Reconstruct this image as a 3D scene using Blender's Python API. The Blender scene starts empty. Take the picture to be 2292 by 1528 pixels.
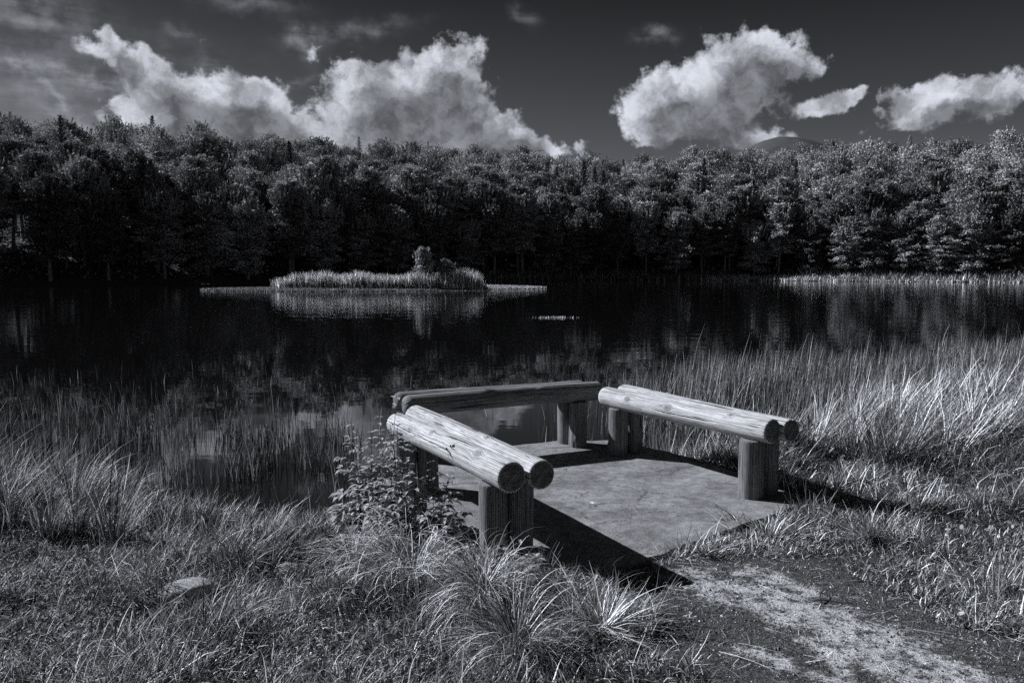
import bpy, math, random
import numpy as np
rng = np.random.default_rng(7)
random.seed(7)
R = math.radians
scene = bpy.context.scene
col = scene.collection

# ------------------------------------------------------------------ calibration
F = 1748.0; CX = 1146.0; CY = 764.0; HOR = 605.0; CAMZ = 1.55
PITCH = math.atan((CY - HOR) / F)
WZ = -0.30                                    # lake level
def px_dir(px, py):
    x = (px - CX) / F; v = (CY - py) / F
    return np.array([x, math.cos(PITCH) + v * math.sin(PITCH), -math.sin(PITCH) + v * math.cos(PITCH)])
def G(px, py, z=0.0):
    d = px_dir(px, py); t = (z - CAMZ) / d[2]
    return d * t + np.array([0, 0, CAMZ])

# ------------------------------------------------------------------ numpy helpers
def smooth(a, b, x):
    t = np.clip((x - a) / (b - a), 0, 1); return t * t * (3 - 2 * t)
class VNoise:
    def __init__(s, seed):
        s.t = np.random.default_rng(seed).random((256, 256))
    def __call__(s, x, y):
        x = np.asarray(x, float); y = np.asarray(y, float)
        xi = np.floor(x).astype(int); yi = np.floor(y).astype(int)
        fx = x - xi; fy = y - yi
        fx = fx * fx * (3 - 2 * fx); fy = fy * fy * (3 - 2 * fy)
        a = s.t[xi & 255, yi & 255]; b = s.t[(xi + 1) & 255, yi & 255]
        c = s.t[xi & 255, (yi + 1) & 255]; d = s.t[(xi + 1) & 255, (yi + 1) & 255]
        return (a * (1 - fx) + b * fx) * (1 - fy) + (c * (1 - fx) + d * fx) * fy
    def fbm(s, x, y, o=4):
        r = 0; amp = .5
        for i in range(o):
            r = r + amp * s(x * 2 ** i + 17.3 * i, y * 2 ** i + 5.1 * i); amp *= .5
        return r
N1 = VNoise(1); N2 = VNoise(2); N3 = VNoise(3)

def pnpoly(poly, x, y):
    ins = np.zeros(np.shape(x), bool); n = len(poly)
    for i in range(n):
        x1, y1 = poly[i]; x2, y2 = poly[(i + 1) % n]
        c = ((y1 > y) != (y2 > y)) & (x < (x2 - x1) * (y - y1) / (y2 - y1 + 1e-12) + x1)
        ins ^= c
    return ins
def pdist(poly, x, y, closed=True):
    d = np.full(np.shape(x), 1e9); n = len(poly)
    for i in range(n if closed else n - 1):
        x1, y1 = poly[i]; x2, y2 = poly[(i + 1) % n]
        dx, dy = x2 - x1, y2 - y1
        t = np.clip(((x - x1) * dx + (y - y1) * dy) / (dx * dx + dy * dy + 1e-12), 0, 1)
        d = np.minimum(d, np.hypot(x - x1 - t * dx, y - y1 - t * dy))
    return d
def sdist(poly, x, y):                          # negative inside
    return np.where(pnpoly(poly, x, y), -1, 1) * pdist(poly, x, y)

def mesh_np(name, V, faces_list, attrs=None, smooth_shade=False, matidx=None, uv=None):
    """faces_list: list of (k, array[n,k])"""
    me = bpy.data.meshes.new(name)
    V = np.asarray(V, np.float32)
    me.vertices.add(len(V)); me.vertices.foreach_set('co', V.ravel())
    loops = np.concatenate([f.ravel() for k, f in faces_list]).astype(np.int32)
    tot = np.concatenate([np.full(len(f), k, np.int32) for k, f in faces_list])
    start = np.concatenate([[0], np.cumsum(tot)[:-1]]).astype(np.int32)
    me.loops.add(len(loops)); me.loops.foreach_set('vertex_index', loops)
    me.polygons.add(len(tot)); me.polygons.foreach_set('loop_start', start)
    try: me.polygons.foreach_set('loop_total', tot)
    except Exception: pass
    if matidx is not None: me.polygons.foreach_set('material_index', np.asarray(matidx, np.int32))
    me.update(calc_edges=True)
    me.polygons.foreach_set('use_smooth', np.full(len(tot), smooth_shade, bool))
    for k, a in (attrs or {}).items():
        at = me.attributes.new(k, 'FLOAT', 'POINT'); at.data.foreach_set('value', np.asarray(a, np.float32))
    if uv is not None:
        l = me.uv_layers.new(name='UVMap'); l.data.foreach_set('uv', np.asarray(uv, np.float32)[loops].ravel())
    return me

def tag(o, label=None, cat=None, group=None, kind=None):
    if label: o['label'] = label
    if cat: o['category'] = cat
    if group: o['group'] = group
    if kind: o['kind'] = kind
    return o
def link(name, me, mats, parent=None, loc=(0, 0, 0)):
    o = bpy.data.objects.new(name, me); col.objects.link(o)
    for m in (mats if isinstance(mats, (list, tuple)) else [mats]):
        me.materials.append(m)
    o.location = loc
    if parent: o.parent = parent
    return o
def empty(name, loc=(0, 0, 0)):
    o = bpy.data.objects.new(name, None); col.objects.link(o); o.location = loc
    o.empty_display_size = .2
    return o

# ------------------------------------------------------------------ node helper
class NT:
    def __init__(s, tree): s.t = tree; s.n = tree.nodes; s.l = tree.links
    def set(s, sock, v):
        if isinstance(v, bpy.types.NodeSocket): s.l.new(v, sock)
        elif v is not None: sock.default_value = v
    def math(s, op, a, b=None, c=None, clamp=False):
        n = s.n.new('ShaderNodeMath'); n.operation = op; n.use_clamp = clamp
        s.set(n.inputs[0], a); s.set(n.inputs[1], b); s.set(n.inputs[2], c)
        return n.outputs[0]
    def vec(s, op, a, b=None, c=None):
        n = s.n.new('ShaderNodeVectorMath'); n.operation = op
        s.set(n.inputs[0], a)
        if op == 'SCALE': s.set(n.inputs[3], b)
        else:
            s.set(n.inputs[1], b)
            if c is not None: s.set(n.inputs[2], c)
        return n.outputs[1] if op in ('DOT_PRODUCT', 'LENGTH', 'DISTANCE') else n.outputs[0]
    def comb(s, x, y, z=0.0):
        n = s.n.new('ShaderNodeCombineXYZ'); s.set(n.inputs[0], x); s.set(n.inputs[1], y); s.set(n.inputs[2], z); return n.outputs[0]
    def sep(s, v):
        n = s.n.new('ShaderNodeSeparateXYZ'); s.set(n.inputs[0], v); return n.outputs
    def noise(s, v, scale, detail=3, rough=.5, dist=0, color=False, dim='3D'):
        n = s.n.new('ShaderNodeTexNoise'); n.noise_dimensions = dim
        s.set(n.inputs['Vector'], v); s.set(n.inputs['Scale'], scale); s.set(n.inputs['Detail'], detail)
        s.set(n.inputs['Roughness'], rough); s.set(n.inputs['Distortion'], dist)
        return n.outputs['Color'] if color else n.outputs['Fac']
    def vor(s, v, scale, feat='F1', rnd=1.0, out='Distance'):
        n = s.n.new('ShaderNodeTexVoronoi'); n.feature = feat
        s.set(n.inputs['Vector'], v); s.set(n.inputs['Scale'], scale); s.set(n.inputs['Randomness'], rnd)
        return n.outputs[out]
    def rng(s, v, a, b, c=0.0, d=1.0, smooth=True):
        n = s.n.new('ShaderNodeMapRange'); n.clamp = True
        if smooth: n.interpolation_type = 'SMOOTHSTEP'
        s.set(n.inputs[0], v); s.set(n.inputs[1], a); s.set(n.inputs[2], b); s.set(n.inputs[3], c); s.set(n.inputs[4], d)
        return n.outputs[0]
    def mixf(s, f, a, b):
        n = s.n.new('ShaderNodeMix'); n.data_type = 'FLOAT'
        s.set(n.inputs[0], f); s.set(n.inputs[2], a); s.set(n.inputs[3], b); return n.outputs[0]
    def attr(s, name):
        n = s.n.new('ShaderNodeAttribute'); n.attribute_name = name; return n.outputs['Fac']
    def obj(s): return s.n.new('ShaderNodeTexCoord').outputs['Object']
    def pos(s): return s.n.new('ShaderNodeNewGeometry').outputs['Position']
    def bump(s, h, strength=1.0, dist=.01, normal=None):
        n = s.n.new('ShaderNodeBump'); s.set(n.inputs['Height'], h); s.set(n.inputs['Strength'], strength)
        s.set(n.inputs['Distance'], dist)
        if normal is not None: s.set(n.inputs['Normal'], normal)
        return n.outputs[0]

def new_mat(name):
    m = bpy.data.materials.new(name); m.use_nodes = True
    t = NT(m.node_tree); b = m.node_tree.nodes['Principled BSDF']
    return m, t, b
def setgrey(t, b, v):
    if isinstance(v, bpy.types.NodeSocket): t.l.new(v, b.inputs['Base Color'])
    else: b.inputs['Base Color'].default_value = (v, v, v, 1)

# ------------------------------------------------------------------ materials
def mat_foliage(name, base, transl=.35, rough=.55, objvar=.0, spec=.3):
    m, t, b = new_mat(name)
    v = t.math('MULTIPLY', t.attr('shade'), base)
    if objvar:
        oi = t.n.new('ShaderNodeObjectInfo').outputs['Random']
        v = t.math('MULTIPLY', v, t.rng(oi, 0, 1, 1 - objvar, 1 + objvar, False))
    setgrey(t, b, v)
    b.inputs['Roughness'].default_value = rough
    b.inputs['Specular IOR Level'].default_value = spec
    tr = t.n.new('ShaderNodeBsdfTranslucent'); t.l.new(v, tr.inputs['Color'])
    mx = t.n.new('ShaderNodeMixShader'); mx.inputs[0].default_value = transl
    t.l.new(b.outputs[0], mx.inputs[1]); t.l.new(tr.outputs[0], mx.inputs[2])
    t.l.new(mx.outputs[0], t.n['Material Output'].inputs['Surface'])
    return m

def mat_wood(name, lo, hi, endv=.15, crackamt=1.0):
    m, t, b = new_mat(name)
    uv = t.n.new('ShaderNodeTexCoord').outputs['UV']
    s = t.sep(uv); u, g = s[0], s[1]
    oi = t.n.new('ShaderNodeObjectInfo').outputs['Random']
    seed = t.math('MULTIPLY', oi, 40.0)
    fine = t.noise(t.comb(t.math('MULTIPLY', u, 3.2), t.math('MULTIPLY', g, 260.0), seed), 1.0, 3, .6)
    mid = t.noise(t.comb(t.math('MULTIPLY', u, 1.1), t.math('MULTIPLY', g, 75.0), seed), 1.0, 3, .6)
    rings = t.math('SINE', t.math('ADD', t.math('MULTIPLY', g, 620.0), t.math('MULTIPLY', t.noise(t.comb(t.math('MULTIPLY', u, 1.5), t.math('MULTIPLY', g, 14.0), seed), 1.0, 3, .5), 34.0)))
    rings = t.rng(rings, -1, 1)
    patch = t.noise(t.comb(t.math('MULTIPLY', u, 3.0), t.math('MULTIPLY', g, 9.0), seed), 1.0, 4, .6)
    blot = t.noise(t.comb(t.math('MULTIPLY', u, 16.0), t.math('MULTIPLY', g, 50.0), seed), 1.0, 4, .65)
    # drying cracks: thin broken lines along the grain
    c1 = t.noise(t.comb(t.math('MULTIPLY', u, .55), t.math('MULTIPLY', g, 26.0), seed), 1.0, 1.5, .5)
    c1 = t.math('ABSOLUTE', t.math('SUBTRACT', c1, .5))
    brk = t.rng(t.noise(t.comb(t.math('MULTIPLY', u, 1.3), t.math('MULTIPLY', g, 20.0), t.math('ADD', seed, 9.0)), 1.0, 2, .5), .47, .56)
    crack = t.math('MULTIPLY', t.rng(c1, .006, .019, 1.0, 0.0), brk)
    c2 = t.noise(t.comb(t.math('MULTIPLY', u, 1.5), t.math('MULTIPLY', g, 75.0), t.math('ADD', seed, 3.0)), 1.0, 1.0, .5)
    c2 = t.math('ABSOLUTE', t.math('SUBTRACT', c2, .5))
    brk2 = t.rng(t.noise(t.comb(t.math('MULTIPLY', u, 3.0), t.math('MULTIPLY', g, 40.0), t.math('ADD', seed, 5.0)), 1.0, 2, .5), .46, .56)
    crack2 = t.math('MULTIPLY', t.rng(c2, .006, .024, .75, 0.0), brk2)
    crack = t.math('MULTIPLY', t.math('MAXIMUM', crack, crack2), crackamt, clamp=True)
    v = t.math('ADD', t.math('MULTIPLY', fine, .42), t.math('MULTIPLY', mid, .22))
    v = t.math('ADD', v, t.math('MULTIPLY', rings, .12))
    v = t.math('ADD', v, t.math('MULTIPLY', patch, .30))
    v = t.rng(v, .36, .72, lo, hi)
    v = t.math('MULTIPLY', v, t.rng(blot, .28, .50, .74, 1.0))
    kn = t.attr('knot')
    v = t.math('MULTIPLY', v, t.math('SUBTRACT', 1.0, t.math('MULTIPLY', kn, .45)))
    v = t.mixf(crack, v, .025)
    # end grain
    o = t.obj(); so = t.sep(o)
    rr = t.vec('LENGTH', t.comb(so[1], so[2], 0.0))
    rn = t.math('ADD', t.math('MULTIPLY', rr, 900.0), t.math('MULTIPLY', t.noise(o, 14.0, 2, .5), 16.0))
    er = t.rng(t.math('SINE', rn), -1, 1, endv * .4, endv * 1.6)
    er = t.math('MULTIPLY', er, t.rng(t.noise(o, 25.0, 4, .6), .3, .7, .6, 1.3))
    endm = t.attr('endcap')
    v = t.mixf(endm, v, er)
    setgrey(t, b, v)
    b.inputs['Roughness'].default_value = .82
    b.inputs['Specular IOR Level'].default_value = .25
    h = t.math('ADD', t.math('MULTIPLY', fine, .5), t.math('MULTIPLY', rings, .18))
    h = t.math('ADD', h, t.math('MULTIPLY', mid, .5))
    h = t.math('SUBTRACT', h, t.math('MULTIPLY', crack, 1.6))
    t.l.new(t.bump(h, .8, .0035), b.inputs['Normal'])
    return m

def mat_concrete():
    m, t, b = new_mat('weathered_concrete')
    p = t.pos()
    w = t.vec('SCALE', t.vec('SUBTRACT', t.noise(p, 3.0, 4, .6, color=True), (.5, .5, .5)), .30)
    pw = t.vec('ADD', p, w)
    e = t.vor(pw, 2.1, 'DISTANCE_TO_EDGE')
    width = t.rng(t.noise(p, 1.7, 2, .5), .34, .62, .0, .014)
    crk = t.math('MULTIPLY', t.math('LESS_THAN', e, width), t.rng(t.noise(p, 5.0, 4, .6), .38, .52))
    crkh = t.math('MULTIPLY', t.rng(e, 0.0, .035, 1.0, 0.0), t.rng(t.noise(p, 1.7, 2, .5), .38, .6))
    n1 = t.noise(p, 2.2, 5, .6); n2 = t.noise(p, 14.0, 5, .65); n3 = t.noise(p, 130.0, 3, .6)
    spk = t.vor(p, 95.0); spm = t.rng(t.noise(p, 3.3, 3, .6), .42, .62)
    dots = t.math('MULTIPLY', t.rng(spk, .14, .26, 1.0, 0.0), spm)
    v = t.rng(n1, .34, .66, .155, .27)
    v = t.math('MULTIPLY', v, t.rng(n2, .3, .7, .68, 1.18))
    v = t.math('MULTIPLY', v, t.rng(n3, .25, .75, .78, 1.2))
    v = t.math('MULTIPLY', v, t.math('SUBTRACT', 1.0, t.math('MULTIPLY', dots, .65)))
    v = t.mixf(t.math('MULTIPLY', crk, .70), v, .05)
    v = t.mixf(t.math('MULTIPLY', crkh, .30), v, .10)
    setgrey(t, b, v)
    b.inputs['Roughness'].default_value = .9
    b.inputs['Specular IOR Level'].default_value = .2
    h = t.math('ADD', t.math('MULTIPLY', n2, 1.1), t.math('MULTIPLY', n3, .45))
    h = t.math('SUBTRACT', h, t.math('MULTIPLY', crk, 1.2))
    h = t.math('SUBTRACT', h, t.math('MULTIPLY', dots, -.5))
    t.l.new(t.bump(h, .9, .008), b.inputs['Normal'])
    return m

def mat_ground():
    m, t, b = new_mat('soil_and_path')
    p = t.pos()
    n1 = t.noise(p, 6.0, 5, .65); n2 = t.noise(p, 42.0, 5, .7); n3 = t.noise(p, 160.0, 3, .65)
    soil = t.rng(n2, .3, .7, .030, .075)
    grit = t.math('MULTIPLY', t.rng(n2, .3, .72, .03, .12), t.rng(n3, .3, .7, .4, 1.7))
    pm = t.rng(t.math('ADD', t.attr('path'), t.math('MULTIPLY', t.math('SUBTRACT', n1, .5), .5)), .4, .6)
    lm = t.math('ADD', t.attr('lime'), t.math('MULTIPLY', t.math('SUBTRACT', n1, .5), 1.0))
    lm = t.math('ADD', lm, t.math('MULTIPLY', t.math('SUBTRACT', n2, .5), 1.3))
    n14 = t.noise(p, 9.0, 8, .78)
    lm = t.math('ADD', lm, t.math('MULTIPLY', t.math('SUBTRACT', n14, .5), 3.6))
    lm = t.rng(lm, .42, 1.12)
    limev = t.rng(n3, .25, .75, .32, .72)
    v = t.mixf(pm, soil, grit)
    v = t.mixf(t.math('MULTIPLY', lm, pm), v, limev)
    setgrey(t, b, v)
    b.inputs['Roughness'].default_value = .95
    b.inputs['Specular IOR Level'].default_value = .15
    h = t.math('ADD', n1, t.math('MULTIPLY', n2, .7)); h = t.math('ADD', h, t.math('MULTIPLY', n3, .3))
    t.l.new(t.bump(h, 1.0, .03), b.inputs['Normal'])
    return m

def mat_water():
    m, t, b = new_mat('lake_water')
    setgrey(t, b, .004)
    b.inputs['Roughness'].default_value = .015
    b.inputs['IOR'].default_value = 1.333
    b.inputs['Specular IOR Level'].default_value = .62
    p = t.pos(); s = t.sep(p)
    # ripples die out in the sheltered shallows near the bank
    far = t.rng(s[1], 9.0, 40.0, .10, 1.0)
    q = t.comb(t.math('MULTIPLY', s[0], .45), s[1], 0.0)
    a = t.noise(q, 3.6, 2, .5, .3)
    c = t.noise(q, .9, 2, .5, .3)
    h = t.math('ADD', t.math('MULTIPLY', a, .5), c)
    n = t.n.new('ShaderNodeBump'); n.inputs['Distance'].default_value = .010
    t.l.new(h, n.inputs['Height']); t.l.new(far, n.inputs['Strength'])
    t.l.new(n.outputs[0], b.inputs['Normal'])
    return m

def mat_simple(name, v, nscale=20, amt=.4, rough=.85, bumpd=.005):
    m, t, b = new_mat(name)
    p = t.obj(); n = t.noise(p, nscale, 5, .65)
    setgrey(t, b, t.rng(n, .3, .7, v * (1 - amt), v * (1 + amt)))
    b.inputs['Roughness'].default_value = rough; b.inputs['Specular IOR Level'].default_value = .2
    t.l.new(t.bump(n, 1.0, bumpd), b.inputs['Normal'])
    return m

M_LOG = mat_wood('weathered_log_wood', .22, .66)
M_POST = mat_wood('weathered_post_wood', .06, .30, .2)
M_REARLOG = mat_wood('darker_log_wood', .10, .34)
M_CONC = mat_concrete(); M_GROUND = mat_ground(); M_WATER = mat_water()
M_GRASS = mat_foliage('grass_blades', .52, .15)
M_STRAW = mat_foliage('pale_dry_grass', .56, .15)
M_REED = mat_foliage('reed_stems', .34, .2)
M_DREED = mat_foliage('dark_reed_stems', .10, .2)
M_LEAF = mat_foliage('herb_leaves', .42, .2, .7, spec=.15)
M_TREE = mat_foliage('beech_foliage', .34, .10, .8, objvar=.55, spec=.08)
M_TREE2 = mat_foliage('spruce_foliage', .07, .15, .6, objvar=.3)
M_BARK = mat_simple('pale_bark', .22, 6)
M_ROCK = mat_simple('smooth_boulder', .30, 12, .3)
M_GRAVEL = mat_foliage('gravel_stones', .34, .0, .9)
M_MOUNT = mat_simple('mountain_meadow', .06, .01, .3)
M_WHITE = mat_simple('white_petals', .8, 30, .1)
M_STEM = mat_simple('dark_stem', .05, 30, .3)

# ------------------------------------------------------------------ terrain
SX = [-4000, -60, -25, -12, -4.7, -3.1, -2.5, -1.6, -1.0, 0, .9, 1.57, 3.2, 4.75, 8.7, 15, 30, 60, 4000]
SY = [20, 14, 11, 8.6, 7.0, 6.4, 5.75, 5.6, 6.2, 6.9, 7.1, 7.6, 8.9, 10.3, 12.0, 16, 24, 34, 200]
FX = [-4000, -250, -95, -61, -20, 20, 47, 79, 120, 250, 4000]
FY = [-500, 20, 76, 93, 122, 146, 140, 118, 90, 40, -500]
def shore_near(x): return np.interp(x, SX, SY)
def shore_far(x): return np.interp(x, FX, FY)
PAD = [(.73, 4.09), (1.15, 4.44), (1.55, 4.78), (1.92, 5.08), (1.97, 5.35), (1.80, 5.75), (1.62, 6.2), (1.30, 6.68), (.92, 7.06),
       (.42, 7.03), (-.10, 6.80), (-.72, 6.60), (-.90, 6.3), (-.92, 5.5), (-.62, 4.7), (-.30, 4.1), (.10, 3.92), (.42, 3.93)]
PATH = [(.62, 1.0), (.62, 2.9), (.52, 3.45), (.30, 3.62), (.35, 3.8), (.75, 4.1), (1.25, 4.33), (1.62, 4.15), (1.82, 3.7), (2.0, 3.3), (2.25, 2.9), (2.9, 1.0)]
LIME = [([(.95, 3.80), (1.10, 3.68), (1.35, 3.48), (1.52, 3.22), (1.62, 3.0), (1.70, 2.7)], .15),
        ([(1.25, 3.92), (1.42, 3.66)], .08), ([(1.02, 3.72), (1.28, 3.38)], .09), ([(1.3, 3.15), (1.5, 2.9), (1.62, 2.7)], .10),
        ([(.95, 3.12), (1.25, 2.85)], .035)]
def land_h(x, y):
    d = np.minimum((shore_near(x) - y) * .8, 40)
    z = -.02 + .06 * (N1.fbm(x * 1.3, y * 1.3, 3) - .45) * smooth(.0, 1.5, d)
    low = -.30 + .22 * d
    z = np.where(d < 1.15, np.minimum(z, low + .0), z)
    z = np.where(d < 0, np.maximum(-.30 + .5 * d, -2.5), z)
    z = z + .10 * smooth(2.2, 6, x) * smooth(1.0, 3, d)
    dp = sdist(PAD, x, y); z = np.where(dp < .35, np.minimum(z, -.018 + .02 * smooth(.0, .35, dp)), z)
    z = np.where((dp < .0), -.09, z)
    # far shore
    e = y - shore_far(x)
    slope = .27 * smooth(0, 9, e) * np.minimum(e, 88) + .02 * np.clip(e - 88, 0, 300)
    zf = np.where(e > 0, WZ + .10 + np.minimum(e * .12, .9) + slope * hillk(x), np.maximum(WZ + .5 * e, -2.5))
    zf = zf + np.where(e > 8, 1.2 * (N2.fbm(x * .03, y * .03, 3) - .45), 0)
    return np.where(e > -6, zf, np.where(y > 60, -2.5, z))
def hillk(x): return np.interp(x, [-200, -90, -60, -20, 20, 60, 100, 200], [.73, .73, .74, .79, .83, .85, .70, .66])

def axis_coords(lo, a, b, hi, step, hold=None):
    xs = list(np.arange(a, b + 1e-6, step))
    for sgn, lim in ((1, hi), (-1, lo)):
        s = step; p = b if sgn > 0 else a; out = []
        while (p < lim) if sgn > 0 else (p > lim):
            s *= 1.13
            if abs(p) < 330: s = min(s, 4.0)
            p += sgn * s; out.append(p)
        xs = xs + out if sgn > 0 else out[::-1] + xs
    return np.array(xs)
gx = axis_coords(-3500, -3.2, 5.2, 3500, .045); gy = axis_coords(-60, 2.2, 9.5, 4500, .045)
X, Y = np.meshgrid(gx, gy, indexing='ij')
Z = land_h(X, Y)
nx, ny = X.shape
idx = np.arange(nx * ny).reshape(nx, ny)
Fq = np.stack([idx[:-1, :-1], idx[1:, :-1], idx[1:, 1:], idx[:-1, 1:]], -1).reshape(-1, 4)
pathm = smooth(.20, -.20, sdist(PATH, X, Y))
limem = np.zeros_like(X)
for pl, w in LIME:
    limem = np.maximum(limem, smooth(w * 3.0, w * .0, pdist(pl, X, Y, False)) * .9)
me = mesh_np('ground', np.stack([X, Y, Z], -1).reshape(-1, 3), [(4, Fq)], {'path': pathm.ravel(), 'lime': limem.ravel()}, True)
tag(link('ground', me, M_GROUND), kind='structure')
def ground_at(x, y): return land_h(np.asarray(x, float), np.asarray(y, float))

# water: one sheet
wx = np.array([-3000, -300, -60, 0, 60, 300, 3000.]); wy = np.array([2, 30, 80, 200, 400, 900.])
# it is only as large as the basin: hills hide the rest
X2, Y2 = np.meshgrid(np.linspace(-260, 260, 9), np.linspace(4.5, 165, 9), indexing='ij')
i2 = np.arange(81).reshape(9, 9)
Fw = np.stack([i2[:-1, :-1], i2[1:, :-1], i2[1:, 1:], i2[:-1, 1:]], -1).reshape(-1, 4)
tag(link('lake_water', mesh_np('lake_water', np.stack([X2, Y2, np.full_like(X2, WZ)], -1).reshape(-1, 3), [(4, Fw)]), M_WATER), kind='structure')

# mountain far behind
def mountain():
    n = 90; r = np.linspace(0, 1, 40)[1:]; a = np.linspace(0, 2 * np.pi, n, endpoint=False)
    RR, AA = np.meshgrid(r, a, indexing='ij')
    rad = 1500 * RR
    x = rad * np.cos(AA) * 1.0; y = rad * np.sin(AA)
    h = 424 * np.exp(-(rad / 420.) ** 2) * (1 + .10 * (N3.fbm(x * .004 + 9, y * .004 + 9, 4) - .45)) + 10 * (N2.fbm(x * .012 + 40, y * .012 + 40, 3) - .45)
    V = np.concatenate([[[0, 0, 419]], np.stack([x, y, h - 6], -1).reshape(-1, 3)])
    m = len(r); idx = 1 + np.arange(m * n).reshape(m, n)
    q = np.stack([idx[:-1], idx[1:], np.roll(idx[1:], -1, 1), np.roll(idx[:-1], -1, 1)], -1).reshape(-1, 4)
    tfan = np.stack([np.zeros(n, int), idx[0], np.roll(idx[0], -1)], -1)
    return mesh_np('mountain', V, [(4, q), (3, tfan)], None, True)
o = link('mountain', mountain(), M_MOUNT, loc=(866, 2500, 0)); tag(o, kind='structure')

# concrete pad: slab with uneven rim
def pad_mesh():
    n = len(PAD); pts = []
    for i in range(n):
        a = np.array(PAD[i]); b = np.array(PAD[(i + 1) % n]); k = max(2, int(np.linalg.norm(b - a) / .05))
        for j in range(k): pts.append(a + (b - a) * j / k)
    pts = np.array(pts); c = pts.mean(0)
    d = pts - c; ln = np.linalg.norm(d, axis=1)[:, None]
    pts = pts + d / ln * ((N1.fbm(pts[:, 0] * 7, pts[:, 1] * 7, 3) - .45) * .07)[:, None]
    k = len(pts); rings = []
    for s, z in ((.0, None), (.9965, 0), (1.0, -.008), (1.003, -.25)):
        if s == 0: continue
        pp = c + (pts - c) * s; rings.append(np.column_stack([pp, np.full(k, z)]))
    V = [np.array([[c[0], c[1], 0]])]
    inner = []
    for s in np.linspace(0, .9965, 24)[1:-1]:
        pp = c + (pts - c) * s
        inner.append(np.column_stack([pp, np.zeros(k)]))
    allr = inner + rings
    allr = [r.copy() for r in allr]
    for r in allr[:-2]: r[:, 2] += .008 * (N2.fbm(r[:, 0] * 2.5, r[:, 1] * 2.5, 3) - .45)
    V = np.concatenate(V + allr); m = len(allr)
    idx = 1 + np.arange(m * k).reshape(m, k)
    q = np.stack([idx[:-1], idx[1:], np.roll(idx[1:], -1, 1), np.roll(idx[:-1], -1, 1)], -1).reshape(-1, 4)
    f = np.stack([np.zeros(k, int), idx[0], np.roll(idx[0], -1)], -1)
    return mesh_np('concrete_pad', V, [(4, q), (3, f)], None, False)
tag(link('concrete_pad', pad_mesh(), M_CONC), kind='structure')

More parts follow.
